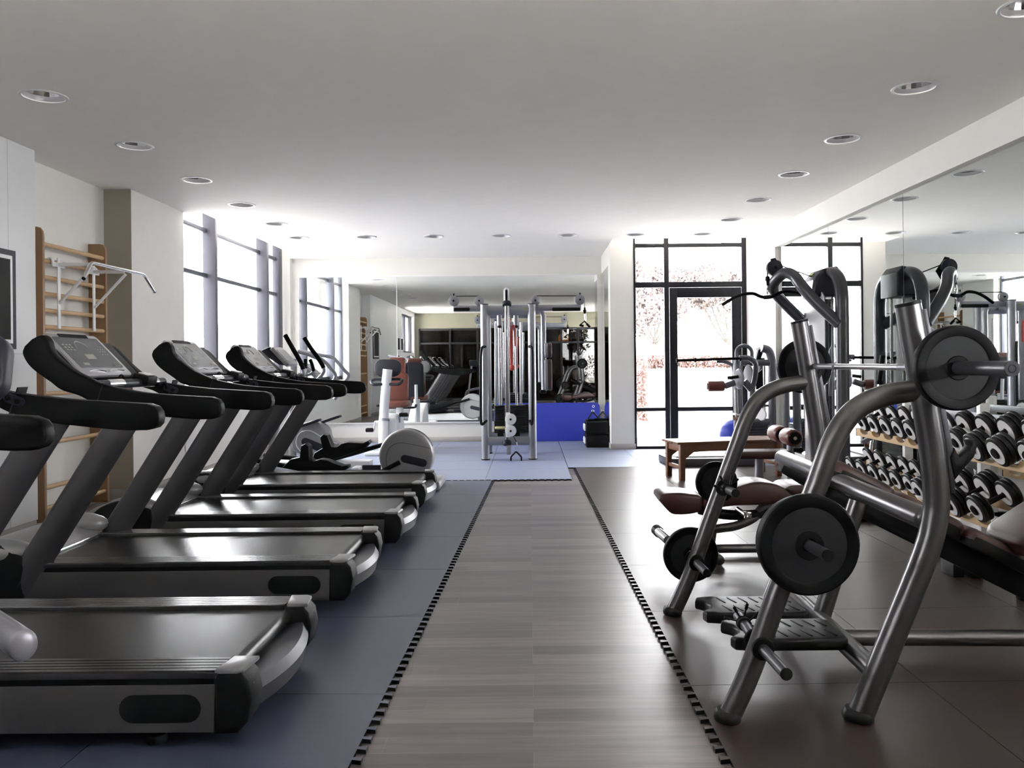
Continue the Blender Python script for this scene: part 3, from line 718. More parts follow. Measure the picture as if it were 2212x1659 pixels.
# ------------------------------------------------------------------ elliptical trainer beside the last treadmill
def elliptical():
    Y = 8.9
    r = thing('elliptical_trainer', 'grey elliptical trainer with round flywheel cover beyond the last treadmill', 'elliptical trainer', (-1.9, Y, 0))
    c = V((-1.36, Y, .355))
    b = MB(); b.lathe([(0, -.115), (.245, -.115), (.272, -.108), (.288, -.092), (.297, -.06), (.297, .06), (.288, .092), (.272, .108), (0, .115)], c, (0, 1, 0), 56); w = b.build('flywheel_cover', LGREY, r)
    pts = [(-.21, .03), (-.19, .10), (-.12, .155), (-.02, .165), (.08, .14), (.265, .115)]
    for s in (-1, 1):
        b = MB(); b.tube([c + V((x, s * .1155, z)) for x, z in [(p.x, p.z) for p in smooth([(x, 0, z) for x, z in [(-.145, -.24), (-.20, -.12), (-.21, .0), (-.17, .10), (-.08, .15), (.04, .14), (.27, .09)]], 6)]], .0025, 6); b.build('cover_groove', DGREY, w)
        b = MB(); b.prism(stadium(.29, .085, 10), c + V((.09, s * .1165, -.045)), V((1, 0, -.24)).normalized(), V((.24, 0, 1)).normalized(), .004, .001); b.build('dark_panel', DGREY, w)
    b = MB(); b.tube([c + V((.2995 * math.cos(a), 0, .2995 * math.sin(a))) for a in [R(15 + 5 * k) for k in range(15)]], .05, 8, up=(0, 1, 0), r2=.004) if False else None
    N = 14
    for k in range(N):
        a0, a1 = R(20 + 75 * k / N), R(20 + 75 * (k + 1) / N)
        p = [c + V((.2985 * math.cos(a), y, .2985 * math.sin(a))) for a, y in ((a0, -.05), (a1, -.05), (a1, .05), (a0, .05))]
        b.quad(*p)
    b.build('top_panel', DGREY, w, recalc=False)
    # base beams, feet
    b = MB(); pxz(b, [(-2.95, .03), (-2.95, .10), (-2.5, .17), (-1.9, .20), (-1.55, .20), (-1.25, .12), (-1.22, .03)], Y, .16, .02); b.build('base_frame', WSHELL, r)
    b = MB(); b.box((-1.05, Y - .06, .066), (.17, .56, .095), .03, seg=3); b.build('rear_foot', LGREY, r)
    b = MB(); b.box((-2.85, Y, .06), (.13, .56, .085), .03, seg=3); b.build('front_foot', LGREY, r)
    b = MB(); b.box((-1.72, Y - .16, .2), (.20, .03, .15), .008); b.build('side_box', DGREY, r)
    # pedals and arms
    def pedal(x, y, z, pitch, nm):
        rot = M.Rotation(R(pitch), 3, 'Y')
        def T(p): return V((x, y, z)) + rot @ V(p)
        b = MB(); b.prism([(q * 1.38, w * 1.35) for q, w in ((-.26, -.03), (-.2, .04), (-.13, .06), (-.125, .15), (-.095, .17), (-.065, .15), (-.055, .05), (-.02, .035), (.03, .055), (.08, .05), (.2, .012), (.245, .02), (.25, -.005), (.2, -.035), (.05, -.05), (-.1, -.055))], (x, y, z), rot @ V((1, 0, 0)), rot @ V((0, 0, 1)), .16, .012)
        return b.build('pedal', BLACK, r)
    pedal(-2.29, Y - .20, .285, 4, 'p'); pedal(-2.13, Y + .20, .40, -15, 'p')
    b = MB(); b.tube([(-3.0, Y - .2, .35), (-2.3, Y - .20, .21), (-1.62, Y - .17, .20), (-1.42, Y - .13, .30)], .026, 10); b.build('pedal_arm', BLACK, r)
    b = MB(); b.tube([(-3.0, Y + .2, .35), (-2.3, Y + .20, .28), (-2.0, Y + .20, .36), (-1.42, Y + .13, .53)], .026, 10); b.build('pedal_arm', BLACK, r)
    # mast, console, handles
    b = MB(); b.tube(fillet([(-2.86, Y, .08), (-2.80, Y, .8), (-2.86, Y, 1.36)], .2), .055, 16); b.build('mast', LGREY, r)
    a0, a1 = at(596, 752, Y), at(632, 790, Y); ax = (a1 - a0).normalized(); nn = V((-ax.z, 0, ax.x)); nn = nn if nn.z > 0 else -nn; cc = (a0 + a1) / 2
    b = MB(); b.prism(rrect(.36, (a1 - a0).length, .025), cc, (0, 1, 0), -ax, .045, .012); cs = b.build('console', HOOD, r)
    b = MB(); b.prism(rrect(.28, .17, .012), cc + nn * .024, (0, 1, 0), -ax, .004); b.build('display', SCREEN, cs)
    b = MB(); pxz(b, [(p.x, p.z) for p in (at(573, 758, Y), at(590, 750, Y), at(600, 756, Y), at(628, 790, Y), at(612, 788, Y), at(592, 775, Y), at(580, 765, Y))], Y, .30, .01); b.build('console_back', DGREY, r)
    def hnd(pix, y, grip, nm, rad=.02, mt=SILVER):
        P = smooth([at(px, py, y) for px, py in pix], 6)
        b = MB(); b.tube(P, rad, 12); h = b.build(nm, mt, r)
        k = int(len(P) * grip)
        b = MB(); b.tube(P[:k], rad + .005, 12, cap=.3); b.build('foam_grip', BLACKS, h)
    hnd([(616, 724), (632, 752), (648, 780), (656, 800), (655, 812), (645, 830), (625, 850)], Y - .22, .5, 'moving_handle')
    hnd([(657, 730), (672, 753), (690, 778), (700, 797), (697, 808), (688, 818), (660, 845)], Y + .22, .5, 'moving_handle')
    hnd([(660, 776), (660, 790), (658, 806), (640, 812)], Y - .1, .5, 'fixed_handle', .016)
    hnd([(670, 777), (675, 790), (676, 803), (665, 810), (645, 808)], Y + .1, .5, 'fixed_handle', .016)
elliptical()

def stepper():
    Y = 10.35
    r = thing('stepper_machine', 'grey stepper machine with curved tube rails behind the elliptical trainer', 'stepper', (-2.9, Y, 0))
    def W(zx, zy, y=Y): return at(600 + zx / 6.144, 880 + zy / 6.144, y)
    out = [(200, 470), (230, 360), (300, 240), (400, 190), (500, 185), (600, 215), (680, 290), (705, 390), (760, 440), (880, 500), (870, 620), (800, 690), (600, 700), (400, 640), (230, 560)]
    b = MB(); pxz(b, sm2([(W(*p).x, W(*p).z) for p in out], 4), Y, .26, .03, 3); s = b.build('shell', LGREY, r)
    g = [(350, 580), (290, 500), (285, 420), (330, 330), (420, 295), (500, 310), (600, 370), (700, 420), (820, 470)]
    b = MB(); b.tube([V((p.x, Y - .131, p.z)) for p in smooth([W(*q) for q in g], 5)], .006, 8); b.build('shell_ridge', WSHELL, s)
    c = W(520, 490)
    b = MB(); b.prism(stadium(.34, .10, 10), (c.x, Y - .132, c.z), V((1, 0, -.42)).normalized(), V((.42, 0, 1)).normalized(), .004, .001); b.build('dark_panel', DGREY, s)
    b = MB(); b.box((c.x + .02, Y, .08), (1.35, .22, .12), .02); b.box((c.x + .55, Y, .045), (.1, .6, .08), .02); b.box((c.x - .55, Y, .045), (.1, .6, .08), .02); b.build('base', WSHELL, r)
    b = MB(); q = W(560, 150); b.box((q.x - .1, Y - .12, q.z - .05), (.28, .16, .035), .01, M.Rotation(R(-18), 3, 'Y')); b.box((q.x + .1, Y + .12, q.z - .02), (.28, .16, .035), .01, M.Rotation(R(-18), 3, 'Y')); b.build('step', DGREY, r)
    def rail(pix, y):
        b = MB(); b.tube(smooth([at(560 + x / 7.373, 700 + yy / 7.373, y) for x, yy in pix], 5), .024, 12); b.build('handrail', SILVER, r)
    rail([(620, 440), (740, 470), (900, 535), (1020, 580), (1130, 700), (1210, 800), (1200, 880), (1150, 960), (1050, 1200)], Y - .3)
    rail([(640, 430), (820, 465), (1000, 500), (1160, 530), (1240, 600), (1340, 720), (1415, 800), (1400, 870), (1340, 950), (1200, 1200)], Y + .3)
    m0 = at(650, 775, Y)
    b = MB(); b.tube([(m0.x - .12, Y, .1), (m0.x - .1, Y, m0.z)], .05, 14); b.build('mast', LGREY, r)
    c0 = at(672, 800, Y)
    b = MB(); b.box(c0, (.28, .34, .045), .015, M.Rotation(R(40), 3, 'Y')); cs = b.build('console', HOOD, r)
    b = MB(); b.box(c0 + V((.016, 0, .02)), (.2, .26, .006), 0, M.Rotation(R(40), 3, 'Y')); b.build('display', SCREEN, cs)
stepper()

def recumbent():
    r = thing('recumbent_bike', 'white recumbent bike with rust red seat facing the room, before the end mirror', 'exercise bike', (-2.16, 12.5, 0))
    X0 = -2.17; Y = 12.06
    b = MB(); b.tube(smooth([(X0 - .02, Y, .08), (X0 - .02, Y, .3), (X0 - .02, Y + .05, .62), (X0 + .02, Y, 1.0), (X0 + .05, Y, 1.285)], 5), .070, 18, rs=None); b.build('console_post', WSHELL, r)
    b = MB(); b.tube([(X0 - .015, Y + .03, .52), (X0 - .013, Y + .035, .55)], .079, 18); b.build('post_collar', SILVER, r)
    cc = at(838, 795, Y + .10)
    b = MB(); b.prism(rrect(.40, .265, .11, 8), cc, (1, 0, 0), V((0, .2, 1)).normalized(), .06, .02); cs = b.build('console_back', DGREY, r)
    b = MB(); b.prism(rrect(.36, .23, .09, 8), cc + V((0, .036, 0)), (1, 0, 0), V((0, .2, 1)).normalized(), .02, .006); b.build('console_rim', HOOD, cs)
    h = at(835, 827, Y)
    for s in (-1, 1):
        b = MB(); b.tube(fillet([(h.x + s * .05, Y - .03, h.z - .02), (h.x + s * .20, Y - .07, h.z - .025), (h.x + s * .24, Y + .03, h.z + .03), (h.x + s * .2, Y + .12, h.z + .05), (h.x + s * .04, Y + .1, h.z + .05)], .05), .022, 12); b.build('handlebar', DGREY, r)
    b = MB(); b.prism([(-.3, .06), (.5, .06), (.5, .25), (.28, .42), (0, .55), (-.2, .62), (-.3, .5)], (X0 + .03, Y + .38, 0), (0, 1, 0), (0, 0, 1), .30, .04, 3); b.build('drive_shell', WSHELL, r)
    b = MB(); b.box((X0, Y - .15, .05), (.55, .1, .07), .02); b.box((X0, Y + 1.25, .05), (.55, .1, .07), .02); b.box((X0, Y + .55, .07), (.12, 1.4, .06), .015); b.build('base', WSHELL, r)
    for s, z in ((-1, .20), (1, .60)):
        b = MB(); b.box((X0 + s * .26, Y + .15 - s * .03, z + .17 if s < 0 else z), (.12, .1, .06), .015); b.build('pedal', BLACK, r)
        b = MB(); b.tube([(X0 + s * .185, Y + .2, .48), (X0 + s * .195, Y + .16, z + .17 if s < 0 else z)], .016, 10); b.build('crank', SILVER, r)
    Ys = 12.95
    b = MB(); b.prism(rrect(.40, .50, .09, 6), at(856, 838, Ys), (1, 0, 0), V((0, .12, 1)).normalized(), .09, .035, 3); bk = b.build('backrest', ORED, r)
    b = MB(); b.prism(rrect(.27, .30, .05, 6), at(858, 792, Ys + .05), (1, 0, 0), V((0, .12, 1)).normalized(), .07, .03, 3); b.build('headrest', ORED, r)
    b = MB(); b.prism(rrect(.36, .7, .08, 6), at(856, 838, Ys) + V((0, .07, .06)), (1, 0, 0), V((0, .12, 1)).normalized(), .04, .015); b.build('back_shell', DGREY, bk)
    s0 = at(858, 873, Ys - .2)
    b = MB(); b.prism(rrect(.40, .42, .12, 6), s0 + V((0, .05, 0)), (1, 0, 0), (0, 1, 0), .10, .04, 3); b.build('seat', ORED, r)
    b = MB(); b.tube([(s0.x, Ys + .1, .08), (s0.x, Ys + .05, s0.z - .02)], .06, 14); b.tube([(s0.x, Ys + .1, .3), (s0.x, Ys + .13, at(856, 838, Ys).z)], .03, 12); b.build('seat_post', WSHELL, r)
    for s in (-1, 1):
        b = MB(); b.tube(fillet([(s0.x, Ys + .05, s0.z - .07), (s0.x + s * .25, Ys + .05, s0.z - .07), (s0.x + s * .29, Ys - .1, s0.z - .02), (s0.x + s * .30, Ys - .26, s0.z - .02)], .06), .018, 12); b.build('side_handle', DGREY, r)
recumbent()
# ------------------------------------------------------------------ cable tower before the end mirror
def tower():
    Y = 11.3; Yb = 12.1
    r = thing('cable_tower', 'tall silver cable tower with four pulleys on top, before the end mirror', 'cable machine', (-.3, 11.7, 0))
    def W(x, y, d=Y): return at(930 + x / 4.046, 600 + y / 4.046, d)
    xl, xr = W(474, 800).x, W(888, 800).x; zt = W(474, 238).z
    for x in (xl, xr):
        for y in (Y, Yb):
            b = MB(); b.tube([(x, y, .02), (x, y, zt)], .055, 18, up=(0, 1, 0), r2=.07); p = b.build('post', SILVER, r)
            b = MB(); b.tube([(x, y, .0165), (x, y, .032)], .06, 18, up=(0, 1, 0), r2=.075); b.build('foot', BLACK, p)
            b = MB(); b.tube([(x, y, zt), (x, y, zt + .012)], .06, 18, up=(0, 1, 0), r2=.075); b.build('post_cap', DGREY, p)
    zb = W(700, 1425).z; zt2 = W(700, 283).z
    for y in (Y, Yb):
        for z, rad in ((zb, .062), (zt2, .07)):
            b = MB(); b.tube([(xl, y, z), (xr, y, z)], .05, 16, up=(0, 0, 1), r2=rad); b.build('cross_beam', SILVER, r)
    b = MB(); b.prism(rrect(.05, .02, .006), W(880, 270) + V((-.08, -.052, 0)), (1, 0, 0), (0, 0, 1), .004); b.build('emblem', EMBL, r)
    b = MB(); b.tube([((xl + xr) / 2, Y, zb), ((xl + xr) / 2, Yb, zb)], .045, 12); b.tube([((xl + xr) / 2, Y, zt2), ((xl + xr) / 2, Yb, zt2)], .045, 12); b.build('spine_beam', SILVER, r)
    # overhead arms and pulleys
    za = W(300, 266).z
    for x0, x1 in ((W(195, 0).x, xl), (xr, W(1312, 0).x)):
        b = MB(); b.tube([(x0, Y + .1, za), (x1, Y + .1, za)], .035, 14, up=(0, 0, 1), r2=.045, cap=.4); b.build('arm', SILVER, r)
    b = MB(); b.tube([(xl, Y + .1, za), (xr, Y + .1, za)], .034, 12); b.build('arm_link', SILVER, r)
    for a, c in ((200, 340), (1065, 1312)):
        p, q = W(a, 268), W(c, 264)
        b = MB(); b.box(((p.x + q.x) / 2, Y + .06, p.z - .01), (q.x - p.x, .02, .05), .01); b.build('arm_plate', BLACK, r)
    def pulley(c, rad, par, m=DGREY, nm='pulley', th=.035):
        b = MB(); b.lathe([(0, -th), (rad * .55, -th), (rad * .95, -th * .75), (rad, -th * .3), (rad * .9, 0), (rad, th * .3), (rad * .95, th * .75), (0, th)], c, (0, 1, 0), 30); p = b.build(nm, m, par)
        b = MB(); b.cyl(V(c) - V((0, th + .012, 0)), V(c) + V((0, th + .012, 0)), rad * .2, 12); b.build('axle', BLACK, p)
        return p
    for x, y, rd in ((197, 198, .075), (422, 198, .07), (917, 195, .068), (1310, 188, .073)): pulley(W(x, y) + V((0, .1, 0)), rd, r, SILVER)
    for a, c, z in ((205, 415, 155), (925, 1300, 153)):
        b = MB(); b.tube([W(a, z) + V((0, .1, 0)), W(c, z) + V((0, .1, 0))], .006, 8); b.build('cable', BLACK, r)
    for x, y in ((197, 145), (1310, 137)):
        b = MB(); b.box(W(x, y) + V((0, .1, 0)), (.02, .03, .04), .005); b.build('bracket', BLACK, r)
    # front column with the sliding pulley
    b = MB(); b.prism(stadium(.26, .075, 8), W(664, 170), (0, 0, 1), (1, 0, 0), .07, .02); b.build('top_pulley_cover', WSHELL, r)
    b = MB(); b.prism(stadium(.17, .03, 8), W(664, 160) + V((0, -.037, 0)), (0, 0, 1), (1, 0, 0), .006); b.build('cover_slot', BLACK, r)
    for y0 in (232, 1440):
        b = MB(); b.lathe([(0, -.03), (.06, -.025), (.065, 0), (.06, .025), (0, .03)], W(668, y0) + V((0, -.06, 0)), (0, .5, 1), 24); b.build('column_end', DGREY, r)
    for x in (659, 682):
        b = MB(); b.cyl(W(x, 250) + V((0, -.07, 0)), W(x + 4, 1420) + V((0, -.07, 0)), .017, 14); b.build('guide_column', ROD, r)
    for y in (1230, 1330): pulley(W(703, y) + V((0, -.15, 0)), .078, r, WSHELL)
    b = MB(); b.box(W(680, 1280) + V((0, -.1, 0)), (.06, .09, .34), .012); b.build('pulley_carriage', WHITEM, r)
    b = MB(); b.box(W(685, 1500) + V((0, -.07, 0)), (.06, .05, .13), .01); b.build('lower_bracket', SILVER, r)
    # weight stacks: guide rods and plates
    for x in (596, 743):
        b = MB(); b.cyl(W(x, 320) + V((0, .25, 0)), W(x + 2, 410) + V((0, .25, 0)), .036, 14); b.build('rod_sleeve', SILVER, r)
        b = MB(); b.cyl(W(x, 400) + V((0, .25, 0)), W(x + 10, 1400) + V((0, .25, 0)), .019, 12); b.build('guide_rod', ROD, r)
        b = MB(); b.cyl(W(x, 400) + V((0, .25, 0)), W(x, 432) + V((0, .25, 0)), .032, 14); b.cyl(W(x + 9, 1165) + V((0, .25, 0)), W(x + 9, 1210) + V((0, .25, 0)), .034, 14); b.build('rod_stop', BLACK, r)
        b = MB(); b.box(W(x + 10, 1380) + V((0, .25, 0)), (.085, .1, .1), .01); b.build('stack_foot', BLACK, r)
    z0, z1 = W(0, 1362, Y + .25).z, W(0, 1120, Y + .25).z; n = 16; h = (z1 - z0) / n; xc = (W(545, 0, Y + .25).x + W(822, 0, Y + .25).x) / 2
    for k in range(n):
        b = MB(); b.box((xc, Y + .27, z0 + (k + .5) * h), (.43 if k > 6 else .45, .12, h - .004), .003, seg=1); b.build('weight_plate', RUBBER, r)
    b = MB(); b.tube([W(565, 1320) + V((0, .15, 0)), W(655, 1320) + V((0, .15, 0))], .020, 14, cap=.4); b.build('selector_handle', YEL, r)
    # rear stack and column seen between the posts
    b = MB()
    for k in range(10): b.box((xc + .1, Yb - .12, .35 + k * .042), (.4, .12, .037), .003, seg=1)
    o = b.build('rear_weight_stack', RUBBER, r)
    for x in (570, 790, 620):
        b = MB(); b.cyl(W(x, 390, Yb - .1), W(x, 1150, Yb - .1), .02, 12); b.build('guide_rod', ROD, r)
    # long black side handles
    for s, pix in ((-1, [(482, 602), (452, 606), (443, 680), (443, 1230), (450, 1285), (492, 1246)]), (1, [(862, 602), (888, 606), (893, 680), (893, 1230), (886, 1285), (866, 1246)])):
        P = [W(x, y) + V((0, -.055 if i in (0, 5) else -.11, 0)) for i, (x, y) in enumerate(pix)]
        b = MB(); b.tube(fillet(P, .04), .019, 12); b.build('long_handle', BLACK, r)
    # side post with back pads
    p, q = W(985, 275, Y + .35), W(980, 990, Y + .35)
    b = MB(); b.tube(fillet([(xr, Y + .4, p.z - .03), (p.x, Y + .35, p.z - .03), (p.x, Y + .35, q.z)], .08), .038, 14); b.build('side_post', SILVER, r)
    for y0, y1 in ((570, 700), (712, 985)):
        a, c = W(1010, y0, Y + .35), W(1010, y1, Y + .35)
        b = MB(); b.prism(rrect(.30, a.z - c.z, .06), (a.x + .0, Y + .35, (a.z + c.z) / 2), (0, 1, 0), (0, 0, 1), .05, .02); pd = b.build('back_pad_shell', SILVER, r)
        b = MB(); b.prism(rrect(.30, a.z - c.z, .06), (a.x + .05, Y + .35, (a.z + c.z) / 2), (0, 1, 0), (0, 0, 1), .06, .02); b.build('back_pad', RED, pd)
    a = W(985, 985, Y + .35)
    b = MB(); b.box((a.x, Y + .35, a.z - .015), (.09, .14, .05), .015); b.build('post_end', BLACK, r)
    # hanging cable with carabiner (right arm)
    b = MB(); b.tube([W(1352, 200) + V((0, .1, 0)), W(1352, 285) + V((0, .1, 0))], .005, 8); b.build('cable', BLACK, r)
    b = MB(); b.lathe([(0, .0), (.018, .005), (.024, .05), (.014, .06), (.014, .09), (0, .09)], W(1353, 312) + V((0, .1, 0)), (0, 0, 1), 16); b.build('cable_stop', BLACK, r)
    b = MB(); b.tube([V((W(705, 1400).x, Y - .15, W(705, 1400).z + .1)), W(752, 1425) + V((0, -.15, 0))], .005, 8); b.build('cable', BLACK, r)
    # things hung on it
    t = thing('triangle_attachment', 'black triangle cable handle hanging from the tower arm', 'cable handle', W(1350, 420) + V((0, .1, 0)))
    b = MB(); k = W(1355, 340) + V((0, .1, 0)); b.tube([k + V((.012 * math.cos(a), 0, .055 * math.sin(a))) for a in [2 * PI * i / 20 for i in range(20)]], .005, 8, close=True); b.build('carabiner', CHROME, t)
    b = MB(); b.tube([W(1308, 412) + V((0, .1, 0)), W(1350, 376) + V((0, .1, 0)), W(1395, 425) + V((0, .1, 0))], .012, 10); b.build('handle', BLACK, t)
    b = MB(); b.tube([W(1308, 412) + V((0, .1, 0)), W(1340, 418) + V((0, .1, 0))], .017, 12, cap=.4); b.tube([W(1370, 400) + V((0, .1, 0)), W(1397, 428) + V((0, .1, 0))], .017, 12, cap=.4); b.build('grip', BLACKS, t)
    t = thing('stirrup_attachment', 'black stirrup handle hanging low from the front cable of the tower', 'cable handle', W(750, 1620) + V((0, -.15, 0)))
    b = MB(); b.tube([W(752, 1425) + V((0, -.15, 0)), W(758, 1465) + V((0, -.15, 0))], .008, 10); b.torus(W(752, 1482) + V((0, -.15, 0)), (0, 1, 0), .016, .004, 16, 6); b.build('carabiner', CHROME, t)
    b = MB(); b.tube(fillet([W(707, 1612) + V((0, -.15, 0)), W(704, 1555) + V((0, -.15, 0)), W(749, 1508) + V((0, -.15, 0)), W(796, 1555) + V((0, -.15, 0)), W(794, 1612) + V((0, -.15, 0))], .02), .012, 10); b.build('strap', BLACK, t)
    b = MB(); b.tube([W(704, 1614) + V((0, -.15, 0)), W(798, 1614) + V((0, -.15, 0))], .02, 14, cap=.3); b.build('grip', BLACKS, t)
    t = thing('triceps_rope', 'red rope looped over the middle of the cable tower', 'rope', W(712, 790, Y + .12))
    b = MB(); b.tube(smooth([W(685, 350, Y + .12), W(692, 450, Y + .12), W(700, 650, Y + .12), W(707, 780, Y + .12)], 6), .014, 10); b.tube(smooth([W(740, 600, Y + .12), W(735, 440, Y + .12), W(720, 420, Y + .12), W(712, 450, Y + .12), W(708, 650, Y + .12), W(712, 780, Y + .12)], 6), .012, 10); b.build('cord', ROPE, t)
    b = MB(); b.ell(W(711, 785, Y + .12), (.034, .03, .045)); b.build('knot', ROPE, t)
tower()

# blue mats leaning on the end wall, black step boxes
def leaning_mat(x0, x1, y, h, lb, th=.015, dy=.06):
    r = thing('exercise_mat', lb, 'exercise mat', ((x0 + x1) / 2, y, 0))
    up = V((0, dy, h)).normalized(); n = rrect(x1 - x0, h, .07, 6)
    b = MB(); b.prism(n, ((x0 + x1) / 2, y + dy / 2, h / 2 + .017), (1, 0, 0), up, th, .004); b.build('foam_sheet', BLUE, r)
    for x in (x0 + .11, x1 - .11):
        b = MB(); b.torus(V((x, y, .017)) + up * (h - .06) + V((0, -.009, 0)), up.cross(V((1, 0, 0))), .018, .005, 18, 8); b.build('eyelet', WHITEM, r)
leaning_mat(-.62, 1.19, 13.86, .65, 'long blue exercise mat leaning against the end mirror beside the tower')
def box_stack():
    x0, x1 = at(1266, 950, 12.75).x, at(1318, 950, 12.75).x - .02
    for k, lb in enumerate(('black step box on the floor, carrying a second one, in the alcove', 'black step box on top of another, cable handles lying on it')):
        r = thing('step_box', lb, 'step box', ((x0 + x1) / 2, 12.95, .017 + k * .207), 'step boxes')
        b = MB(); b.box(((x0 + x1) / 2, 12.95, .02 + .1 + k * .207), (x1 - x0, .42, .2), .02, seg=3); b.build('box', BLACK, r)
        b = MB(); b.box(((x0 + x1) / 2, 12.95, .017 + .008 + k * .207), (x1 - x0 - .02, .40, .014), .003); b.build('rim', DGREY, r)
        for y in (12.85, 13.05):
            b = MB(); b.box((x0 - .008, y, .12 + k * .207), (.03, .1, .1), .012); b.build('side_grip', WSHELL, r)
    zt = .017 + .203 + .207
    for i, (dx, dy, a, lb) in enumerate(((-.05, -.06, 20, 'chrome and black triangle cable attachment lying on the step boxes'), (.10, .05, -30, 'second cable attachment lying on the step boxes beside the pillar'))):
        r = thing('cable_attachment', lb, 'cable handle', ((x0 + x1) / 2 + dx, 12.95 + dy, zt), 'attachments on the step boxes')
        c = V(((x0 + x1) / 2 + dx, 12.95 + dy, zt + .018)); u = V((math.cos(R(a)), math.sin(R(a)), 0)); w = V((-u.y, u.x, 0))
        b = MB(); b.tube(fillet([c - u * .11, c + V((0, 0, .13)) + w * .02, c + u * .11], .02), .012, 10); b.build('frame', DGREY, r)
        b = MB(); b.tube([c - u * .12, c + u * .12], .016, 12, cap=.3); b.tube([c - u * .10 + w * .05, c - u * .10 - w * .05], .016, 12, cap=.3); b.build('grip', BLACKS, r)
        b = MB(); b.torus(c + V((0, 0, .14)) + w * .02, (0, 1, 0), .018, .005, 16, 6); b.build('ring', CHROME, r)
box_stack()

# ------------------------------------------------------------------ standing leg machine by the entrance door
def hip_machine():
    Y = 10.6
    r = thing('hip_machine', 'silver multi-hip weight machine with long black handle bars beside the entrance door', 'weight machine', (2.6, Y + .3, 0))
    def W(x, y, d=Y): return at(1460 + x / 5.027, 730 + y / 5.027, d)
    a = at(1446, 1003, 10.35); x0 = a.x
    b = MB(); b.prism([(x0, 10.35), (x0 + 1.1, 10.35), (x0 + 1.1, 11.35), (x0 + .05, 11.35), (x0 - .05, 10.9)], (0, 0, .07), (1, 0, 0), (0, 1, 0), .105, .02); b.build('base', MIDS, r)
    b = MB(); b.prism([(x0 + .1, 10.42), (x0 + .78, 10.42), (x0 + .78, 11.28), (x0 + .12, 11.28), (x0 + .03, 10.9)], (0, 0, .13), (1, 0, 0), (0, 1, 0), .03, .008); b.build('platform', WSHELL, r)
    # stack tower
    yb = Y + .3; pts = [W(1045, 1150, yb), W(1045, 250, yb), W(1010, 130, yb), W(930, 110, yb)]
    pts[0] = V((pts[0].x, yb, .1))
    b = MB(); b.tube(fillet(pts, .12), .055, 16, up=(0, 1, 0), r2=.06); b.build('stack_post', MIDS, r)
    p2 = W(1045, 300, yb)
    b = MB(); b.tube([(p2.x - .02, yb + .45, .1), (p2.x - .02, yb + .45, 1.4)], .05, 14); b.build('stack_post', MIDS, r)
    b = MB(); b.prism([(W(880, 240, yb).x, W(880, 240, yb).z), (W(905, 130, yb).x, W(905, 130, yb).z), (W(960, 95, yb).x, W(960, 95, yb).z), (W(1040, 120, yb).x, W(1040, 120, yb).z), (W(960, 150, yb).x, W(960, 150, yb).z), (W(930, 235, yb).x, W(930, 235, yb).z)], (0, yb + .2, 0), (1, 0, 0), (0, 0, 1), .34, .015); b.build('stack_hood', BLACK, r)
    for y in (270, 910):
        p, q = W(690, y, yb), W(1030, y, yb)
        b = MB(); b.tube([p, q], .045, 14); b.build('cross_beam', MIDS, r)
    b = MB(); p, q = W(880, 735, yb), W(1000, 735, yb); b.tube([p, q], .015, 10); b.build('cross_rod', MIDS, r)
    z1 = W(0, 950, yb).z; n = 10; h = (z1 - .12) / n
    for k in range(n):
        b = MB(); b.box((W(910, 1000, yb).x, yb + .2, .12 + (k + .5) * h), (.36, .2, h - .006), .003, seg=1); b.build('weight_plate', DSTEEL, r)
    for x in (850, 960):
        b = MB(); b.cyl(W(x, 300, yb + .2), (W(x, 300, yb + .2).x, yb + .2, .12), .014, 10); b.build('guide_rod', ROD, r)
    p = W(925, 830, yb - .03)
    b = MB(); b.lathe([(0, -.02), (.08, -.018), (.09, 0), (.08, .018), (0, .02)], p, V((.75, .6, 0)), 26); b.build('pulley', WSHELL, r)
    b = MB(); b.prism([(W(890, 560, yb).x, W(890, 560, yb).z), (W(890, 400, yb).x, W(890, 400, yb).z), (W(960, 340, yb).x, W(960, 340, yb).z), (W(970, 560, yb).x, W(970, 560, yb).z)], (0, yb + .1, 0), (1, 0, 0), (0, 0, 1), .02, .004); b.build('stack_shield', BLACK, r)
    # front column and handles
    p = W(690, 600)
    b = MB(); b.tube([(p.x, Y + .1, .12), (p.x, Y + .1, W(690, 240).z)], .05, 14); b.build('column', MIDS, r)
    b = MB(); b.tube([W(655, 560), V((W(662, 850).x, Y, W(662, 850).z))], .022, 12); b.box(W(650, 855), (.10, .1, .09), .012); b.build('adjuster', CHROME, r)
    b = MB(); b.tube(fillet([W(658, 270), W(655, 120), W(740, 70), W(825, 120), W(830, 270)], .09), .024, 12); b.build('top_loop', MIDS, r)
    b = MB(); b.tube(fillet([W(690, 218, Y - .2), W(800, 215, Y - .2), W(870, 270, Y - .2), W(865, 420, Y - .1), W(830, 540, Y), W(830, 640, Y)], .14), .034, 14); fr = b.build('handle_arm', MIDS, r)
    b = MB(); b.tube([W(10, 245, Y - .2), W(700, 222, Y - .2)], .018, 12); b.build('handle_bar', BLACKS, fr)
    for x, y in ((12, 245), (208, 238), (695, 222)):
        b = MB(); b.tube([W(x - 8, y, Y - .2), W(x + 10, y, Y - .2)], .029 if x < 600 else .034, 12); b.build('bar_collar', BLACK, fr)
    b = MB(); b.tube(fillet([W(440, 250, Y + .3), W(540, 255, Y + .3), W(620, 300, Y + .3), W(640, 400, Y + .2)], .1), .026, 12); b.build('rear_handle', MIDS, r)
    # cam discs, swing arm, roller
    for x, y, yy in ((685, 445, Y - .1), (790, 400, Y + .15)):
        b = MB(); b.lathe([(0, -.02), (.115, -.016), (.135, 0), (.115, .016), (0, .02)], W(x, y, yy), V((.97, .22, 0)), 36); b.build('cam_disc', MIDS, r)
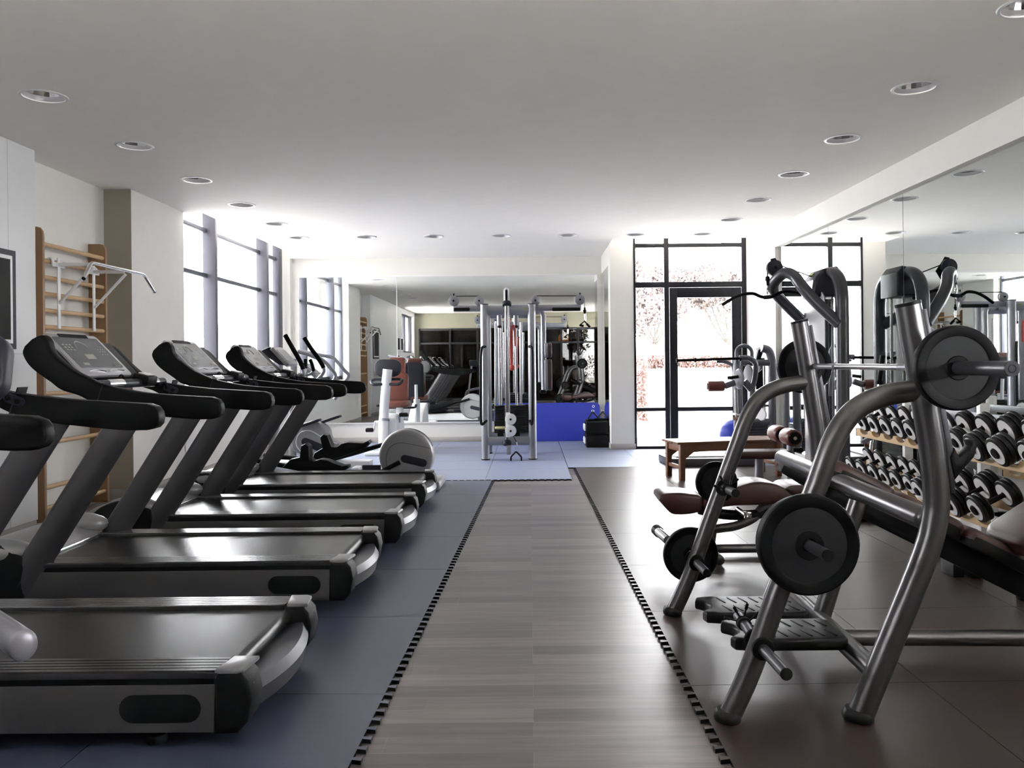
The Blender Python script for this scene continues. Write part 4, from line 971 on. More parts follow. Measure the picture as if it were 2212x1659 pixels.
    b = MB(); b.tube([W(530, 525, Y - .1), W(640, 485, Y - .1)], .03, 12, r2=.04); b.tube([W(740, 470), W(820, 560)], .03, 10, r2=.045); b.build('swing_arm', MIDS, r)
    b = MB(); b.tube([W(560, 435, Y - .1), W(680, 420, Y - .12)], .022, 12); b.build('pin_handle', BLACK, r)
    b = MB(); b.lathe([(0, 0), (.062, .004), (.068, .015), (.068, .20), (.062, .212), (0, .215)], W(345, 525, Y - .1), (1, 0, .01), 30); ro = b.build('roller_pad', RED2, r)
    b = MB(); b.cyl(W(338, 525, Y - .1), W(346, 525, Y - .1), .04, 14); b.cyl(W(515, 523, Y - .1), W(545, 520, Y - .1), .03, 12); b.build('roller_end', BLACK, ro)
hip_machine()

def ball(px, Y, rad, lb):
    X0 = (px - PX) * Y / F
    b = MB(); b.lathe([(rad * math.sin(a) + (.0015 if k % 3 else -.0005), -rad * math.cos(a)) if 0 < k < 32 else (0, -rad * math.cos(a)) for k, a in enumerate([PI * i / 32 for i in range(33)])], (X0, Y, rad + .017), (0, .35, 1), 40)
    r = thing('exercise_ball', lb, 'exercise ball', (X0, Y, .017))
    o = b.build('ball', BALL, r, ang=60)
    b = MB(); b.cyl((X0, Y - rad * .34, .017 + rad * 1.94), (X0, Y - rad * .35, .017 + rad * 1.955), .012, 12); b.build('valve', WHITEM, r)
ball(1593, 11.75, .275, 'blue exercise ball on the floor behind the teak bench')

# ------------------------------------------------------------------ teak slat bench
def bench():
    r = thing('wooden_bench', 'teak slatted bench before the entrance door', 'bench', (2.3, 9.5, 0))
    A, B, D = V((1.66, 9.10, 0)), V((2.95, 9.40, 0)), None
    u = (B - A).normalized(); w = V((-u.y, u.x, 0)); L = (B - A).length; dp = .48; h = .45
    def P(a, c, z): return A + u * a + w * c + V((0, 0, z))
    rot = M.Rotation(math.atan2(u.y, u.x), 3, 'Z')
    n = 6
    for k in range(n):
        b = MB(); b.box(P(L / 2, (k + .5) * dp / n, h - .012), (L + .02, dp / n - .012, .024), .004, rot); b.build('slat', TEAK, r)
    for a in (.06, L - .06):
        for c in (.05, dp - .05):
            b = MB(); b.box(P(a, c, (h - .024 + .016) / 2), (.062, .055, h - .04), .004, rot); b.build('leg', TEAK, r)
        b = MB(); b.box(P(a, dp / 2, h - .07), (.03, dp - .1, .08), .003, rot); b.build('end_rail', TEAK, r)
        b = MB(); b.box(P(a, dp / 2, .16), (.03, dp - .1, .04), .003, rot); b.build('stretcher', TEAK, r)
    for c in (.05, dp - .05):
        poly = [(.09, h - .024), (L - .09, h - .024), (L - .09, h - .2), (L - .13, h - .17), (L - .2, h - .12), (L - .3, h - .115), (.3, h - .115), (.2, h - .12), (.13, h - .17), (.09, h - .2)]
        b = MB(); b.prism(poly, P(0, c, 0), u, (0, 0, 1), .028, .003); b.build('apron', TEAK, r)
bench()

# ------------------------------------------------------------------ lat pulldown machine on the mirrored wall
def lat_machine():
    r = thing('lat_pulldown_machine', 'tall graphite lat pulldown machine before the mirrored wall', 'weight machine', (2.9, 8.42, 0))
    Xp, Yn, Yf = 3.07, 7.96, 8.87
    zt = at(1800, 571, 8.0).z
    b = MB(); b.tube(fillet([(Xp, Yn, .02), (Xp, Yn, zt - .05), (Xp, Yf, zt - .05), (Xp, Yf, .02)], .34, 10), .056, 18, up=(1, 0, 0), r2=.066); b.build('frame_hoop', DSTEEL, r)
    b = MB()
    for y in (Yn, Yf): b.lathe([(0, .0165), (.075, .017), (.075, .03), (.055, .045), (0, .045)], (Xp, y, 0), (0, 0, 1), 20)
    b.build('post_foot', SILVER, r)
    P = [at(1813, 700, Yn), at(1765, 655, 8.05), at(1735, 622, 8.12), at(1716, 597, 8.20), at(1697, 590, 8.27), at(1679, 602, 8.36), at(1670, 618, 8.46), at(1677, 636, 8.55), at(1703, 664, 8.68), at(1747, 706, Yf)]
    b = MB(); b.tube(smooth(P, 6), .058, 18); b.build('pulley_arm', DSTEEL, r)
    # head cover with its yellow emblem, cable
    yc = (Yn + Yf) / 2
    b = MB(); b.prism([(p[0], p[1]) for p in ((Xp - .19, zt - .30), (Xp - .16, zt - .10), (Xp - .08, zt - .015), (Xp + .06, zt + .01), (Xp + .12, zt - .06), (Xp + .12, zt - .30))], (0, yc, 0), (1, 0, 0), (0, 0, 1), .40, .03, 3); hd = b.build('head_cover', DGREY, r)
    b = MB(); b.prism(rrect(.30, .16, .02), (Xp - .181, yc, zt - .205), (0, 1, 0), V((.15, 0, 1)).normalized(), .006); b.build('head_panel', SILVER, hd)
    b = MB(); b.prism(rrect(.09, .03, .008), (Xp - .131, yc, zt - .055), (0, 1, 0), V((.66, 0, .75)).normalized(), .012); b.build('emblem', EMBL, hd)
    pc = at(1673, 579, 8.42)
    b = MB(); b.lathe([(0, -.03), (.07, -.03), (.083, -.022), (.083, -.006), (.075, 0), (.083, .006), (.083, .022), (0, .03)], pc, (0, 1, 0), 32); pl = b.build('pulley', DGREY, r)
    b = MB(); b.cyl(pc - V((0, .04, 0)), pc + V((0, .04, 0)), .017, 12); b.build('axle', BLACK, pl)
    b = MB()
    for s in (1,): b.prism([(.0 - .03, .10), (.02, .11), (.04, .075), (.12, -.04), (.06, -.14), (-.01, -.10), (-.03, -.02)], pc + V((0, s * .036, 0)), (1, 0, 0), (0, 0, 1), .01, .002)
    b.build('pulley_bracket', BLACK, r)
    b = MB(); b.tube([at(1677, 570, 8.42), (Xp - .13, yc, zt - .08)], .006, 8); b.tube([at(1658, 580, 8.42), at(1658, 603, 8.42)], .006, 8); b.build('cable', BLACK, r)
    b = MB(); b.lathe([(0, -.05), (.012, -.045), (.014, 0), (.024, .004), (.022, .04), (.012, .05), (0, .05)], at(1658, 607, 8.42), (0, 0, 1), 16); b.build('cable_stop', BLACK, r)
    # stack shroud
    z1 = at(1790, 632, 8.3).z
    b = MB(); b.prism([(-.30, .15), (.30, .15), (.30, z1 - .06), (.22, z1), (-.22, z1), (-.30, z1 - .06)], (Xp - .11, yc, 0), (0, 1, 0), (0, 0, 1), .012, .003); b.build('stack_shroud', LGREY, r)
    for k in range(14):
        b = MB(); b.box((Xp + .03, yc, .14 + k * .042), (.15, .42, .036), .003, seg=1); b.build('weight_plate', RUBBER, r)
    for s in (-1, 1):
        b = MB(); b.cyl((Xp + .03, yc + s * .13, .1), (Xp + .03, yc + s * .13, zt - .1), .014, 10); b.build('guide_rod', ROD, r)
    # base, seat, rollers
    b = MB(); b.box((2.62, yc, .06), (1.0, .10, .085), .012); b.box((Xp, yc, .06), (.14, Yf - Yn, .085), .012); b.box((2.15, yc, .055), (.1, .6, .075), .012); b.build('base', DSTEEL, r)
    sx = at(1700, 975, yc).x
    b = MB(); b.tube([(2.66, yc - .12, .08), (2.66, yc - .12, at(1705, 952, yc).z)], .04, 14, r2=.04); b.build('roller_post', SILVER, r)
    b = MB(); b.cyl(at(1714, 972, yc - .15), at(1732, 972, yc - .15), .02, 12); b.ell(at(1730, 972, yc - .15), (.03, .03, .03)); b.build('pin_knob', BLACK, r)
    zr = at(1690, 940, yc).z
    b = MB(); b.cyl((2.63, yc - .36, zr), (2.63, yc + .34, zr), .018, 12); ax = b.build('roller_axle', CHROME, r)
    for y in (yc - .35, yc + .06):
        b = MB(); b.lathe([(.02, 0), (.07, 0), (.085, .02), (.088, .05), (.088, .22), (.085, .25), (.07, .27), (.02, .27)], (2.63, y, zr), (0, 1, 0), 28); b.build('roller_pad', RED2, ax)
        b = MB(); b.cyl((2.63, y - .006, zr), (2.63, y + .001, zr), .062, 20); b.build('roller_cap', BLACK, ax)
    zs = at(1650, 975, yc).z
    b = MB(); b.prism(rrect(.62, .30, .06), (2.36, yc - .05, zs - .02), (1, 0, 0), (0, 1, 0), .08, .03, 3); b.build('seat', RED, r)
    b = MB(); b.tube(fillet([(2.12, yc - .05, zs - .07), (2.0, yc - .05, .3), (2.1, yc, .08)], .12), .05, 14) if False else b.tube([(2.36, yc - .05, zs - .06), (2.36, yc - .02, .08)], .045, 14); b.build('seat_post', SILVER, r)
    # the lat bar hangs on the cable: its own thing
    t = thing('lat_bar', 'bent black lat bar hanging from the lat pulldown machine', 'lat bar', at(1657, 640, 8.42))
    W = lambda x, y: at(1540 + x / 4.609, 540 + y / 4.609, 8.42 + (x - 545) * -.0002)
    b = MB(); b.tube(smooth([W(90, 548), W(200, 482), (W(300, 443)), W(400, 434), W(470, 462), W(540, 474), W(600, 462), W(680, 422), W(760, 412), W(870, 430), W(960, 456), W(1065, 488)], 5), .016, 12); br = b.build('bar', BLACKS, t)
    b = MB(); b.tube([W(505, 473), W(575, 466)], .021, 12); b.build('swivel', DGREY, br)
    b = MB()
    for k in range(3):
        q = W(543, 378 + k * 30); b.tube([q + V((.010 * math.cos(a) * (1 if k % 2 else .2), .010 * math.cos(a) * (.2 if k % 2 else 1), .032 * math.sin(a))) for a in [2 * PI * i / 16 for i in range(16)]], .004, 6, close=True)
    b.build('chain', CHROME, t)
lat_machine()
# ------------------------------------------------------------------ incline press bench with its rack
PN, PF, PM = 3.03, 4.31, 3.67
def rack_leg(): return smooth([(.728, 0, .02), (.8186, 0, .219), (.923, 0, .505), (1.069, 0, .895), (1.132, 0, 1.06), (1.205, 0, 1.165), (1.311, 0, 1.221), (1.455, 0, 1.247)], 6)
def rack_up(): return smooth([(1.218, 0, .02), (1.358, 0, .354), (1.4736, 0, .6366), (1.507, 0, .76), (1.5145, 0, .85), (1.501, 0, 1.018), (1.482, 0, 1.145), (1.4145, 0, 1.569)], 6)
PEGS = []
def press_bench():
    r = thing('press_bench', 'graphite incline press bench with barbell rack and plate pegs, beside the walkway', 'weight bench', (1.3, PM, 0))
    for Y in (PN, PF):
        dx = 0 if Y == PN else .02
        b = MB(); b.tube([p + V((dx, Y, 0)) for p in rack_leg()], .041, 22); lg = b.build('front_leg', STEEL, r)
        b = MB(); b.tube([p + V((dx, Y, 0)) for p in rack_up()], .0465, 24); up = b.build('upright', STEEL, r)
        b = MB(); d = V((-.093, 0, .424)).normalized(); q = V((1.4145 + dx, Y, 1.569)); b.tube([q - d * .008, q + d * .004], .047, 24); b.build('upright_cap', BLACK, up)
        for x, d in ((.724, V((.36, 0, 1))), (1.212, V((.40, 0, 1)))):
            d = d.normalized(); rr = .048 if x < 1 else .054
            b = MB(); b.lathe([(0, 0), (rr, 0), (rr + .004, .012), (rr, .03), (rr - .006, .04), (0, .04)], (x + dx, Y, .0165), V((.12, 0, 1)), 24); b.build('rubber_foot', RUBBER, r)
        # hook plate on the upright
        b = MB()
        pl = [(1.462, 1.545), (1.478, 1.548), (1.572, 1.02), (1.578, .86), (1.560, .86), (1.545, 1.02)]
        b.prism(pl, (dx, Y, 0), (1, 0, 0), (0, 0, 1), .035, .003); hp = b.build('hook_plate', DSTEEL, r)
        for zc, xo in ((1.30, 1.515), (.995, 1.575)):
            J = [(-.02, .0), (.0, -.10), (.035, -.055), (.085, .0), (.098, .045), (.088, .075), (.062, .072), (.068, .05), (.055, .03), (.02, .0), (.0, .04)] if zc < 1.2 else [(-.035, .06), (-.02, -.1), (.02, -.07), (.045, -.02), (.06, .02), (.045, .045), (.03, .03), (.022, .0), (-.005, -.012), (-.02, .02)]
            J = [(q * .85, w * .85) for q, w in J]
            b = MB(); b.prism(J, (xo + dx - (.028 if zc > 1.2 else .0), Y, zc), (1, 0, 0), (0, 0, 1), .045, .005); b.build('bar_hook', BLACK, hp)
        # plate pegs on the front leg, both sides
        for x, z, outs in ((.99, .694, .29), (.846, .300, .29)):
            s = -1 if Y == PN else 1
            for sd, ln in ((s, outs), (-s, .27)):
                y0 = Y + sd * .03; y1 = Y + sd * (.03 + ln)
                b = MB(); b.cyl((x + dx, y0, z), (x + dx, y1, z + .012), .0205, 18); pg = b.build('plate_peg', DSTEEL, r)
                b = MB(); b.lathe([(.02, 0), (.04, .0), (.043, .008), (.04, .018), (.02, .02)], (x + dx, y0 + sd * .012, z), (0, sd, 0), 24); b.build('peg_collar', BLACK, pg)
                b = MB(); b.cyl((x + dx, y1, z + .012), (x + dx, y1 + sd * .006, z + .012), .021, 18); b.build('peg_cap', BLACK, pg)
                PEGS.append((Y, x + dx, z, sd))
    b = MB(); b.tube([(1.285, PN, .19), (1.305, PF, .19)], .041, 20); b.build('lower_cross_tube', STEEL, r)
    b = MB(); b.tube([(1.487, PN + .035, .757), (1.450, PF + .37, .800)], .043, 22, cap=.7); b.build('upper_cross_tube', STEEL, r)
    b = MB(); b.tube([(1.306, PM, .19), (1.478, PM, .72)], .040, 18); b.build('centre_post', STEEL, r)
    b = MB(); b.tube([(1.31, PM, .105), (2.95, PM, .085)], .037, 18); b.box((2.95, PM, .062), (.10, .55, .09), .02); b.build('base_tube', STEEL, r)
    b = MB(); b.tube([(2.85, PM, .1), (2.52, PM + .15, .48)], .036, 16); b.build('seat_post', STEEL, r)
    # backrest rail and pads
    d = V((1.06, 0, -.545)).normalized(); n = V((-d.z, 0, d.x)); n = n if n.z > 0 else -n
    o = V((1.238, PM + .28, .892))
    b = MB(); b.prism([(0, -.04), (.15, -.04), (.2, .015), (1.36, .015), (1.36, -.10), (.3, -.10), (0, -.075)], o, d, n, .085, .008); b.build('backrest_rail', BLACK, r)
    def pad(t0, t1, w, nm='backrest_pad', th=.085):
        c = o + d * ((t0 + t1) / 2) + n * (.012 + th / 2)
        b = MB(); b.prism(rrect(t1 - t0, w, .07, 6), c, d, (0, 1, 0), th, .032, 3); p = b.build(nm, RED, r)
        b = MB(); b.prism(rrect(t1 - t0 - .004, w + .003, .07, 6), c - n * (th * .2), d, (0, 1, 0), .062, .008); b.build('pad_underside_and_shade', BLACK, p)  # black underside carried up the pad sides, painting in their shade
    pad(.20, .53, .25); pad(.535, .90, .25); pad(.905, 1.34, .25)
    # seat, tilted up away from the backrest
    ds = V((1, 0, .62)).normalized(); ns = V((-ds.z, 0, ds.x)); c = V((2.46, PM + .22, .58))
    b = MB(); b.prism(rrect(.46, .40, .10, 6), c, ds, (0, 1, 0), .10, .04, 3); st = b.build('seat', RED, r)
    b = MB(); b.prism(rrect(.40, .12, .02), c - ns * .065, ds, (0, 1, 0), .04, .01); b.build('seat_bracket', BLACK, st)
    # spotter foot plates
    for k, yy in enumerate((3.36, 3.70)):
        poly = [(.27, -.135), (.30, -.11), (.30, .11), (.27, .135)] + [(-.09, .135), (-.155, .12), (-.165, .085), (-.13, .05), (-.115, .0), (-.13, -.05), (-.165, -.085), (-.155, -.12), (-.09, -.135)]
        b = MB(); b.prism(poly, (.925 + .04 * (1 - k), yy, .225), (1, 0, 0), (0, 1, 0), .05, .014, 3); fp = b.build('spotter_plate', RUBBER, r)
        b = MB()
        for i in range(7):
            for s in (-1, 1): b.box((.925 + .04 * (1 - k) - .05 + i * .05, yy + s * .06, .2505), (.008, .085, .004), .001, M.Rotation(R(14), 3, 'Z'))
        b.build('grip_ridge', BLACKS, fp)
    b = MB(); b.tube([(.95, 3.36, .185), (1.29, 3.36, .19)], .02, 10); b.tube([(.95, 3.70, .185), (1.29, 3.70, .19)], .02, 10); b.build('plate_bracket', STEEL, r)
press_bench()

def weight_plate(rad, th, hole=.026):
    r = thing('weight_plate', 'x', 'weight plate')
    k = rad
    b = MB(); b.lathe([(k * .74, -th * .42), (k * .78, -th / 2), (k * .95, -th / 2), (k * .985, -th * .4), (k, -th * .2), (k, th * .2), (k * .985, th * .4), (k * .95, th / 2), (k * .78, th / 2), (k * .74, th * .42)], (0, 0, 0), (0, 1, 0), 56); b.build('rubber_rim', PRIM, r)
    b = MB(); b.lathe([(k * .26, -th * .4), (k * .755, -th * .4), (k * .755, th * .4), (k * .26, th * .4)], (0, 0, 0), (0, 1, 0), 56); b.build('face_disc', PLATE, r)
    b = MB(); b.lathe([(hole, -th * .5), (k * .27, -th * .5), (k * .29, -th * .42), (k * .29, th * .42), (k * .27, th * .5), (hole, th * .5), (hole, -th * .5)], (0, 0, 0), (0, 1, 0), 32); b.build('hub', PRIM, r)
    return r
def put_plate(rad, th, loc, lb):
    p = weight_plate(rad, th); p.location = loc; p['label'] = lb; p['group'] = 'weight plates'
put_plate(.151, .04, (1.503, 2.86, 1.328), 'grey faced black weight plate on the near end of the barbell')
put_plate(.151, .04, (1.512, 4.47, 1.328), 'grey faced black weight plate on the barbell end beside the lat machine')
put_plate(.182, .045, (.990, 2.905, .700), 'big dark weight plate, outermost on the upper peg by the walkway')
put_plate(.172, .04, (.990, 2.955, .698), 'dark weight plate tucked behind the big outermost plate on the near rack leg')
put_plate(.114, .035, (1.010, 4.42, .700), 'small dark weight plate on the upper peg of the far rack leg')
put_plate(.150, .04, (.866, 4.42, .307), 'dark weight plate on the lower peg of the far rack leg, near the floor')

def barbell():
    r = thing('barbell', 'steel barbell resting on the hooks of the press bench', 'barbell', (1.507, 3.65, 1.328))
    x, z = 1.503, 1.328
    b = MB(); b.cyl((x, 2.93, z), (x + .008, 4.40, z), .014, 18); b.build('bar', CHROME, r)
    b = MB()
    for y0, y1 in ((3.02, 3.30), (4.0, 4.28)): b.cyl((x, y0, z), (x + .002, y1, z), .0146, 18)
    b.build('knurled_grip', SILVER, r)
    for y0, y1, yc in ((2.935, 2.53, 2.9), (4.40, 4.80, 4.43)):
        xx = x if y0 < 3 else x + .008
        b = MB(); b.cyl((xx, y0, z), (xx, y1, z), .0245, 24); s = b.build('sleeve', DSTEEL, r)
        b = MB(); d = -1 if y1 < y0 else 1; b.cyl((xx, y0 - d * .012, z), (xx, y0 + d * .008, z), .036, 24); b.build('sleeve_collar', BLACK, s)
        b = MB(); b.cyl((xx, y1, z), (xx, y1 + d * .006, z), .0245, 24); b.torus((xx, y1 + d * .006, z), (0, 1, 0), .012, .002, 18, 6); b.build('sleeve_cap', DGREY, s)
barbell()

def spring_collar(loc, sd, lb):
    r = thing('spring_collar', lb, 'bar clip', loc, 'bar clips')
    c = V(loc)
    pts = [c + V((.0245 * math.cos(a), sd * (a / (2 * PI) * .008), .0245 * math.sin(a))) for a in [2 * PI * k / 18 for k in range(18 * 4 + 1)]]
    b = MB(); b.tube(pts, .004, 6); b.build('coil', BLACK, r)
    for a, y in ((40, 0), (75, .032), (120, .016), (165, .03)):
        d = V((math.cos(R(a)), 0, math.sin(R(a)))); p = c + V((0, sd * y, 0))
        b = MB(); b.tube([p + d * .024, p + d * .062], .0035, 6); b.tube([p + d * .055, p + d * .075], .0065, 8, cap=.5); b.build('clip_lever', BLACK, r)
spring_collar((1.01, PF - .13, .702), -1, 'black spring clip on the upper inner peg of the far rack leg')
spring_collar((.846, PN + .20, .308), 1, 'black clip on the lower inner peg of the near rack leg, above the foot plates')

# ------------------------------------------------------------------ adjustable bench
def adj_bench():
    Y = 5.6
    r = thing('adjustable_bench', 'dark red adjustable weight bench lying flat behind the press rack', 'weight bench', (1.35, Y, 0))
    def W(x, y, d=Y): return at(1400 + x / 2.724, 900 + y / 2.724, d)
    def pad(pix, w, nm):
        poly = [(W(*p).x, W(*p).z) for p in pix]
        b = MB(); pxz(b, sm2(poly + [poly[0]], 3)[:-1], Y, w, .025, 3); return b.build(nm, RED, r)
    pad([(48, 470), (60, 440), (150, 430), (225, 437), (290, 452), (292, 520), (250, 548), (140, 555), (95, 530)], .30, 'seat_pad')
    b = MB(); pxz(b, [(W(*p).x, W(*p).z) for p in ((95, 528), (290, 515), (300, 548), (150, 560))], Y, .2, .01); b.build('pad_underside_and_shade', BLACK, r)
    pad([(300, 455), (420, 420), (520, 388), (600, 368), (690, 375), (760, 400), (815, 440), (800, 485), (650, 500), (480, 505), (310, 520)], .30, 'backrest_pad')
    pad([(770, 405), (800, 388), (870, 385), (930, 388), (935, 450), (880, 465), (820, 445)], .30, 'headrest_pad')
    sp = [W(300, 545), W(450, 575), W(620, 575), W(760, 540), W(900, 480)]
    b = MB(); b.tube(smooth(sp, 5), .035, 14); b.build('spine', BLACK, r)
    b = MB(); b.tube(smooth([W(360, 665), W(430, 655), W(520, 640), W(620, 595), W(680, 530), W(760, 520)], 5), .032, 14); b.build('curved_brace', STEEL, r)
    z = .065; xa, xb = W(380, 650).x, 1.95
    b = MB(); b.tube([W(380, 655), V((xa - .02, Y, z))], .032, 12); b.tube([(xa, Y, z), (xb, Y, z)], .032, 12); b.tube([W(800, 490), V((xb - .05, Y, z))], .032, 12); b.build('base_frame', STEEL, r)
    for x in (xa - .02, xb):
        b = MB(); b.tube([(x, Y - .28, .052), (x, Y + .28, .052)], .034, 14, cap=.4); b.build('foot_bar', STEEL, r)
    b = MB(); b.tube([W(520, 540, Y - .1), W(590, 590, Y - .16)], .016, 10); b.box(W(585, 580, Y - .15), (.05, .04, .05), .008); b.build('adjust_lever', CHROME, r)
    b = MB(); b.tube([W(118, 728, 5.1), W(55, 672, 5.35)], .030, 14); g = b.build('lift_handle', CHROME, r)
    b = MB(); b.tube([W(66, 682, 5.32), W(48, 665, 5.38)], .036, 14, cap=.2); b.build('handle_grip', BLACK, g)
    b = MB(); b.tube([W(118, 728, 5.1), V((xa - .02, Y - .2, .06))], .02, 10); b.build('handle_stay', STEEL, r)
adj_bench()

# ------------------------------------------------------------------ dumbbell rack and dumbbells
TILT = R(27)
RX = {0: (2.79, .375), 1: (2.79, .765)}              # front rail x, top z of each tier
UP = [6.72, 6.49, 6.27, 6.06, 5.86, 5.64, 5.41, 5.17, 4.92, 4.67, 4.42]
LO = [6.95, 6.73, 6.50, 6.29, 6.10, 5.88, 5.68, 5.44, 5.19, 4.95]
TH_U = [1, 1, 1, 1, 1, 1, 2, 2, 3, 3, 2]
TH_L = [1, 1, 1, 1, 1, 1, 2, 2, 3, 2]
UPR = {k: 1 for k in range(0)}
def rack():
    r = thing('dumbbell_rack', 'two tier dumbbell rack with pale wooden saddle rails along the mirrored wall', 'rack', (3.0, 5.6, 0))
    for tier, ys, y0, y1 in ((0, LO, 4.72, 7.12), (1, UP, 4.28, 6.88)):
        x, z = RX[tier]
        for k, (ox, oz) in enumerate(((0, 0), (.20 * math.cos(TILT), .20 * math.sin(TILT)))):
            poly = [(y0, -.048)] + [(y0, .012)]
            for y in sorted(ys):
                poly += [(y - .085, .012)] + [(y + .078 * math.sin(a), .004 - .032 * math.cos(a)) for a in [R(-70 + 20 * i) for i in range(8)]] + [(y + .085, .012)]
            poly += [(y1, .012), (y1, -.048)]
            b = MB(); b.prism(poly, (x + ox, 0, z + oz), (0, 1, 0), (0, 0, 1), .05, .002, 1)
            b.build('saddle_rail', WOODL, r)
            for y in (y0, y1):
                b = MB(); b.box((x + ox, y, z + oz - .018), (.054, .012, .066), .003); b.build('rail_end', BLACK, r)
        for y in (y0 + .05, 5.6, y1 - .05):
            b = MB(); a = V((x - .01, y, z - .09)); c = a + V((.5 * math.cos(TILT), 0, .5 * math.sin(TILT))); b.prism([(0, 0), (.42, 0), (.42, -.05), (0, -.03)], a, (math.cos(TILT), 0, math.sin(TILT)), (-math.sin(TILT), 0, math.cos(TILT)), .04, .004); b.build('shelf_arm', SILVER, r)
    for y in (4.5, 5.62, 6.75):
        b = MB(); b.box((3.14, y, .54), (.07, .05, 1.02), .006); b.build('post', WHITEM, r)
        b = MB(); b.box((2.98, y, .05), (.56, .06, .065), .008); b.build('floor_bar', BLACK, r)
    b = MB(); b.box((3.16, 5.6, .95), (.03, 2.4, .06), .005); b.build('back_rail', SILVER, r)
rack()
def dumbbell(n, rad):
    r = thing('dumbbell', 'x', 'dumbbell', (0, 0, 0), 'dumbbells')
    t = .032; ax = (1, 0, 0)
    for s in (-1, 1):
        for k in range(n):
            c = s * (.068 + t / 2 + k * t)
            b = MB(); b.lathe([(.012, -t * .5), (rad * .76, -t * .5), (rad * .78, -t * .42), (rad * .94, -t * .42), (rad, -t * .22), (rad, t * .22), (rad * .94, t * .42), (rad * .78, t * .42), (rad * .76, t * .5), (.012, t * .5)], (c, 0, 0), ax, 36); b.build('disc', RUBBER, r)
        for c, m, w in ((s * (.068 + n * t + .0015), DBFACE, .005), (s * .0665, DBFACE, .005)):
            b = MB(); b.lathe([(.02, -w / 2), (rad * .76, -w / 2), (rad * .76, w / 2), (.02, w / 2)], (c, 0, 0), ax, 36); b.build('face_ring', m, r)
        e = s * (.068 + n * t)
        b = MB(); b.lathe([(0, -.005), (rad * .36, -.005), (rad * .36, .008), (rad * .30, .016), (0, .016)], (e, 0, 0), (s, 0, 0), 24); h = b.build('hub', BLACK, r)
        b = MB(); b.torus((e + s * .0165, 0, 0), ax, .007, .002, 14, 6); b.build('hub_bolt', DGREY, h)
    b = MB(); b.cyl((-.075, 0, 0), (.075, 0, 0), .0155, 16); b.build('grip', BLACK, r)
    return r
protos = {}
def place_db(tier, y, n, lb):
    x, z = RX[tier]; rad = .085 + .003 * n
    if n not in protos: o = protos[n] = dumbbell(n, rad)
    else: o = dup(protos[n])
    q = V((x + .090 * math.cos(TILT), y, z + .090 * math.sin(TILT))) + V((-math.sin(TILT), 0, math.cos(TILT))) * (rad - .001)
    o.location = q; o.rotation_euler = (0, -TILT, 0); o['label'] = lb
on = ['first', 'second', 'third', 'fourth', 'fifth', 'sixth', 'seventh', 'eighth', 'ninth', 'tenth', 'eleventh']
for ys, tier, nm, th in ((UP, 1, 'upper', TH_U), (LO, 0, 'lower', TH_L)):
    for i, y in enumerate(ys):
        place_db(tier, y, th[i], f'{"slim" if th[i] == 1 else "thick"} white faced black dumbbell on the {nm} tier, {on[i]} from the lat machine end')

def body_bar():
    r = thing('weighted_bar', 'chrome bar with black grip standing behind the far end of the dumbbell rack', 'bar', (3.16, 7.22, 0))
    a, c = at(1907, 768, 7.22), at(1899, 830, 7.22); d = (c - a).normalized(); e = c + d * ((c.z - .02) / -d.z)
    b = MB(); b.cyl(a, e, .014, 14); b.build('bar', CHROME, r)
    b = MB(); b.tube([a, c], .024, 16, cap=.2); b.tube([c - d * .03, c], .036, 16); b.build('grip', BLACKS, r)
body_bar()
# two small black hex blocks on the floor under the rack
for i, (x, y, lb) in enumerate(((2.62, 5.05, 'small black rubber block on the floor under the front of the dumbbell rack'), (2.72, 5.02, 'small black rubber block beside its twin under the dumbbell rack'), (2.66, 6.95, 'small black rubber block on the floor at the far end of the dumbbell rack'))):
    b = MB(); b.box((0, 0, .045), (.07, .16, .09), .008); r = thing('rubber_block', lb, 'block', (0, 0, 0), 'floor blocks'); b.build('block', RUBBER, r); r.location = (x, y, .0165)
SKY, EXPO, SUN = 18.0, 0.97, 320.0
# ------------------------------------------------------------------ outside
m = MB(); m.box((20, 40, -.11), (49, 54.4, .2)); struct(m.build('ground_paving', PAVE))
m = MB(); m.box((-22, -2, -.115), (34.4, 14, .2)); struct(m.build('ground_side', PAVE)); m = MB(); m.box((-22, 23, -.115), (34.4, 36, .2)); struct(m.build('ground_setts', SETT))
m = MB(); m.box((-.3, -.65, 12.5), (9.6, 26.7, 16.5)); m.box((11, 10.6, 10), (13, 4.4, 20.2)); m.box((-18.2, 6.8, 10), (26, 3.2, 20.2)); struct(m.build('wall_added_sun_blocker', STONE))  # unseen masses added to keep sun off the ground by entrance, window and lobby
m = MB(); m.box((23, 11, -.115), (37.6, 40, .2)); struct(m.build('ground_far_side', PAVE))
m = MB(); m.box((2, -24, -.115), (40, 35, .2)); struct(m.build('ground_rear', ASPH))
m = MB(); m.box((4.2, 19.2, .58), (9, .5, 1.16), .02); struct(m.build('wall_terrace', STONE))
m = MB(); m.box((4.2, 22.9, .58), (9, 7, 1.14)); struct(m.build('ground_terrace', GREEN))

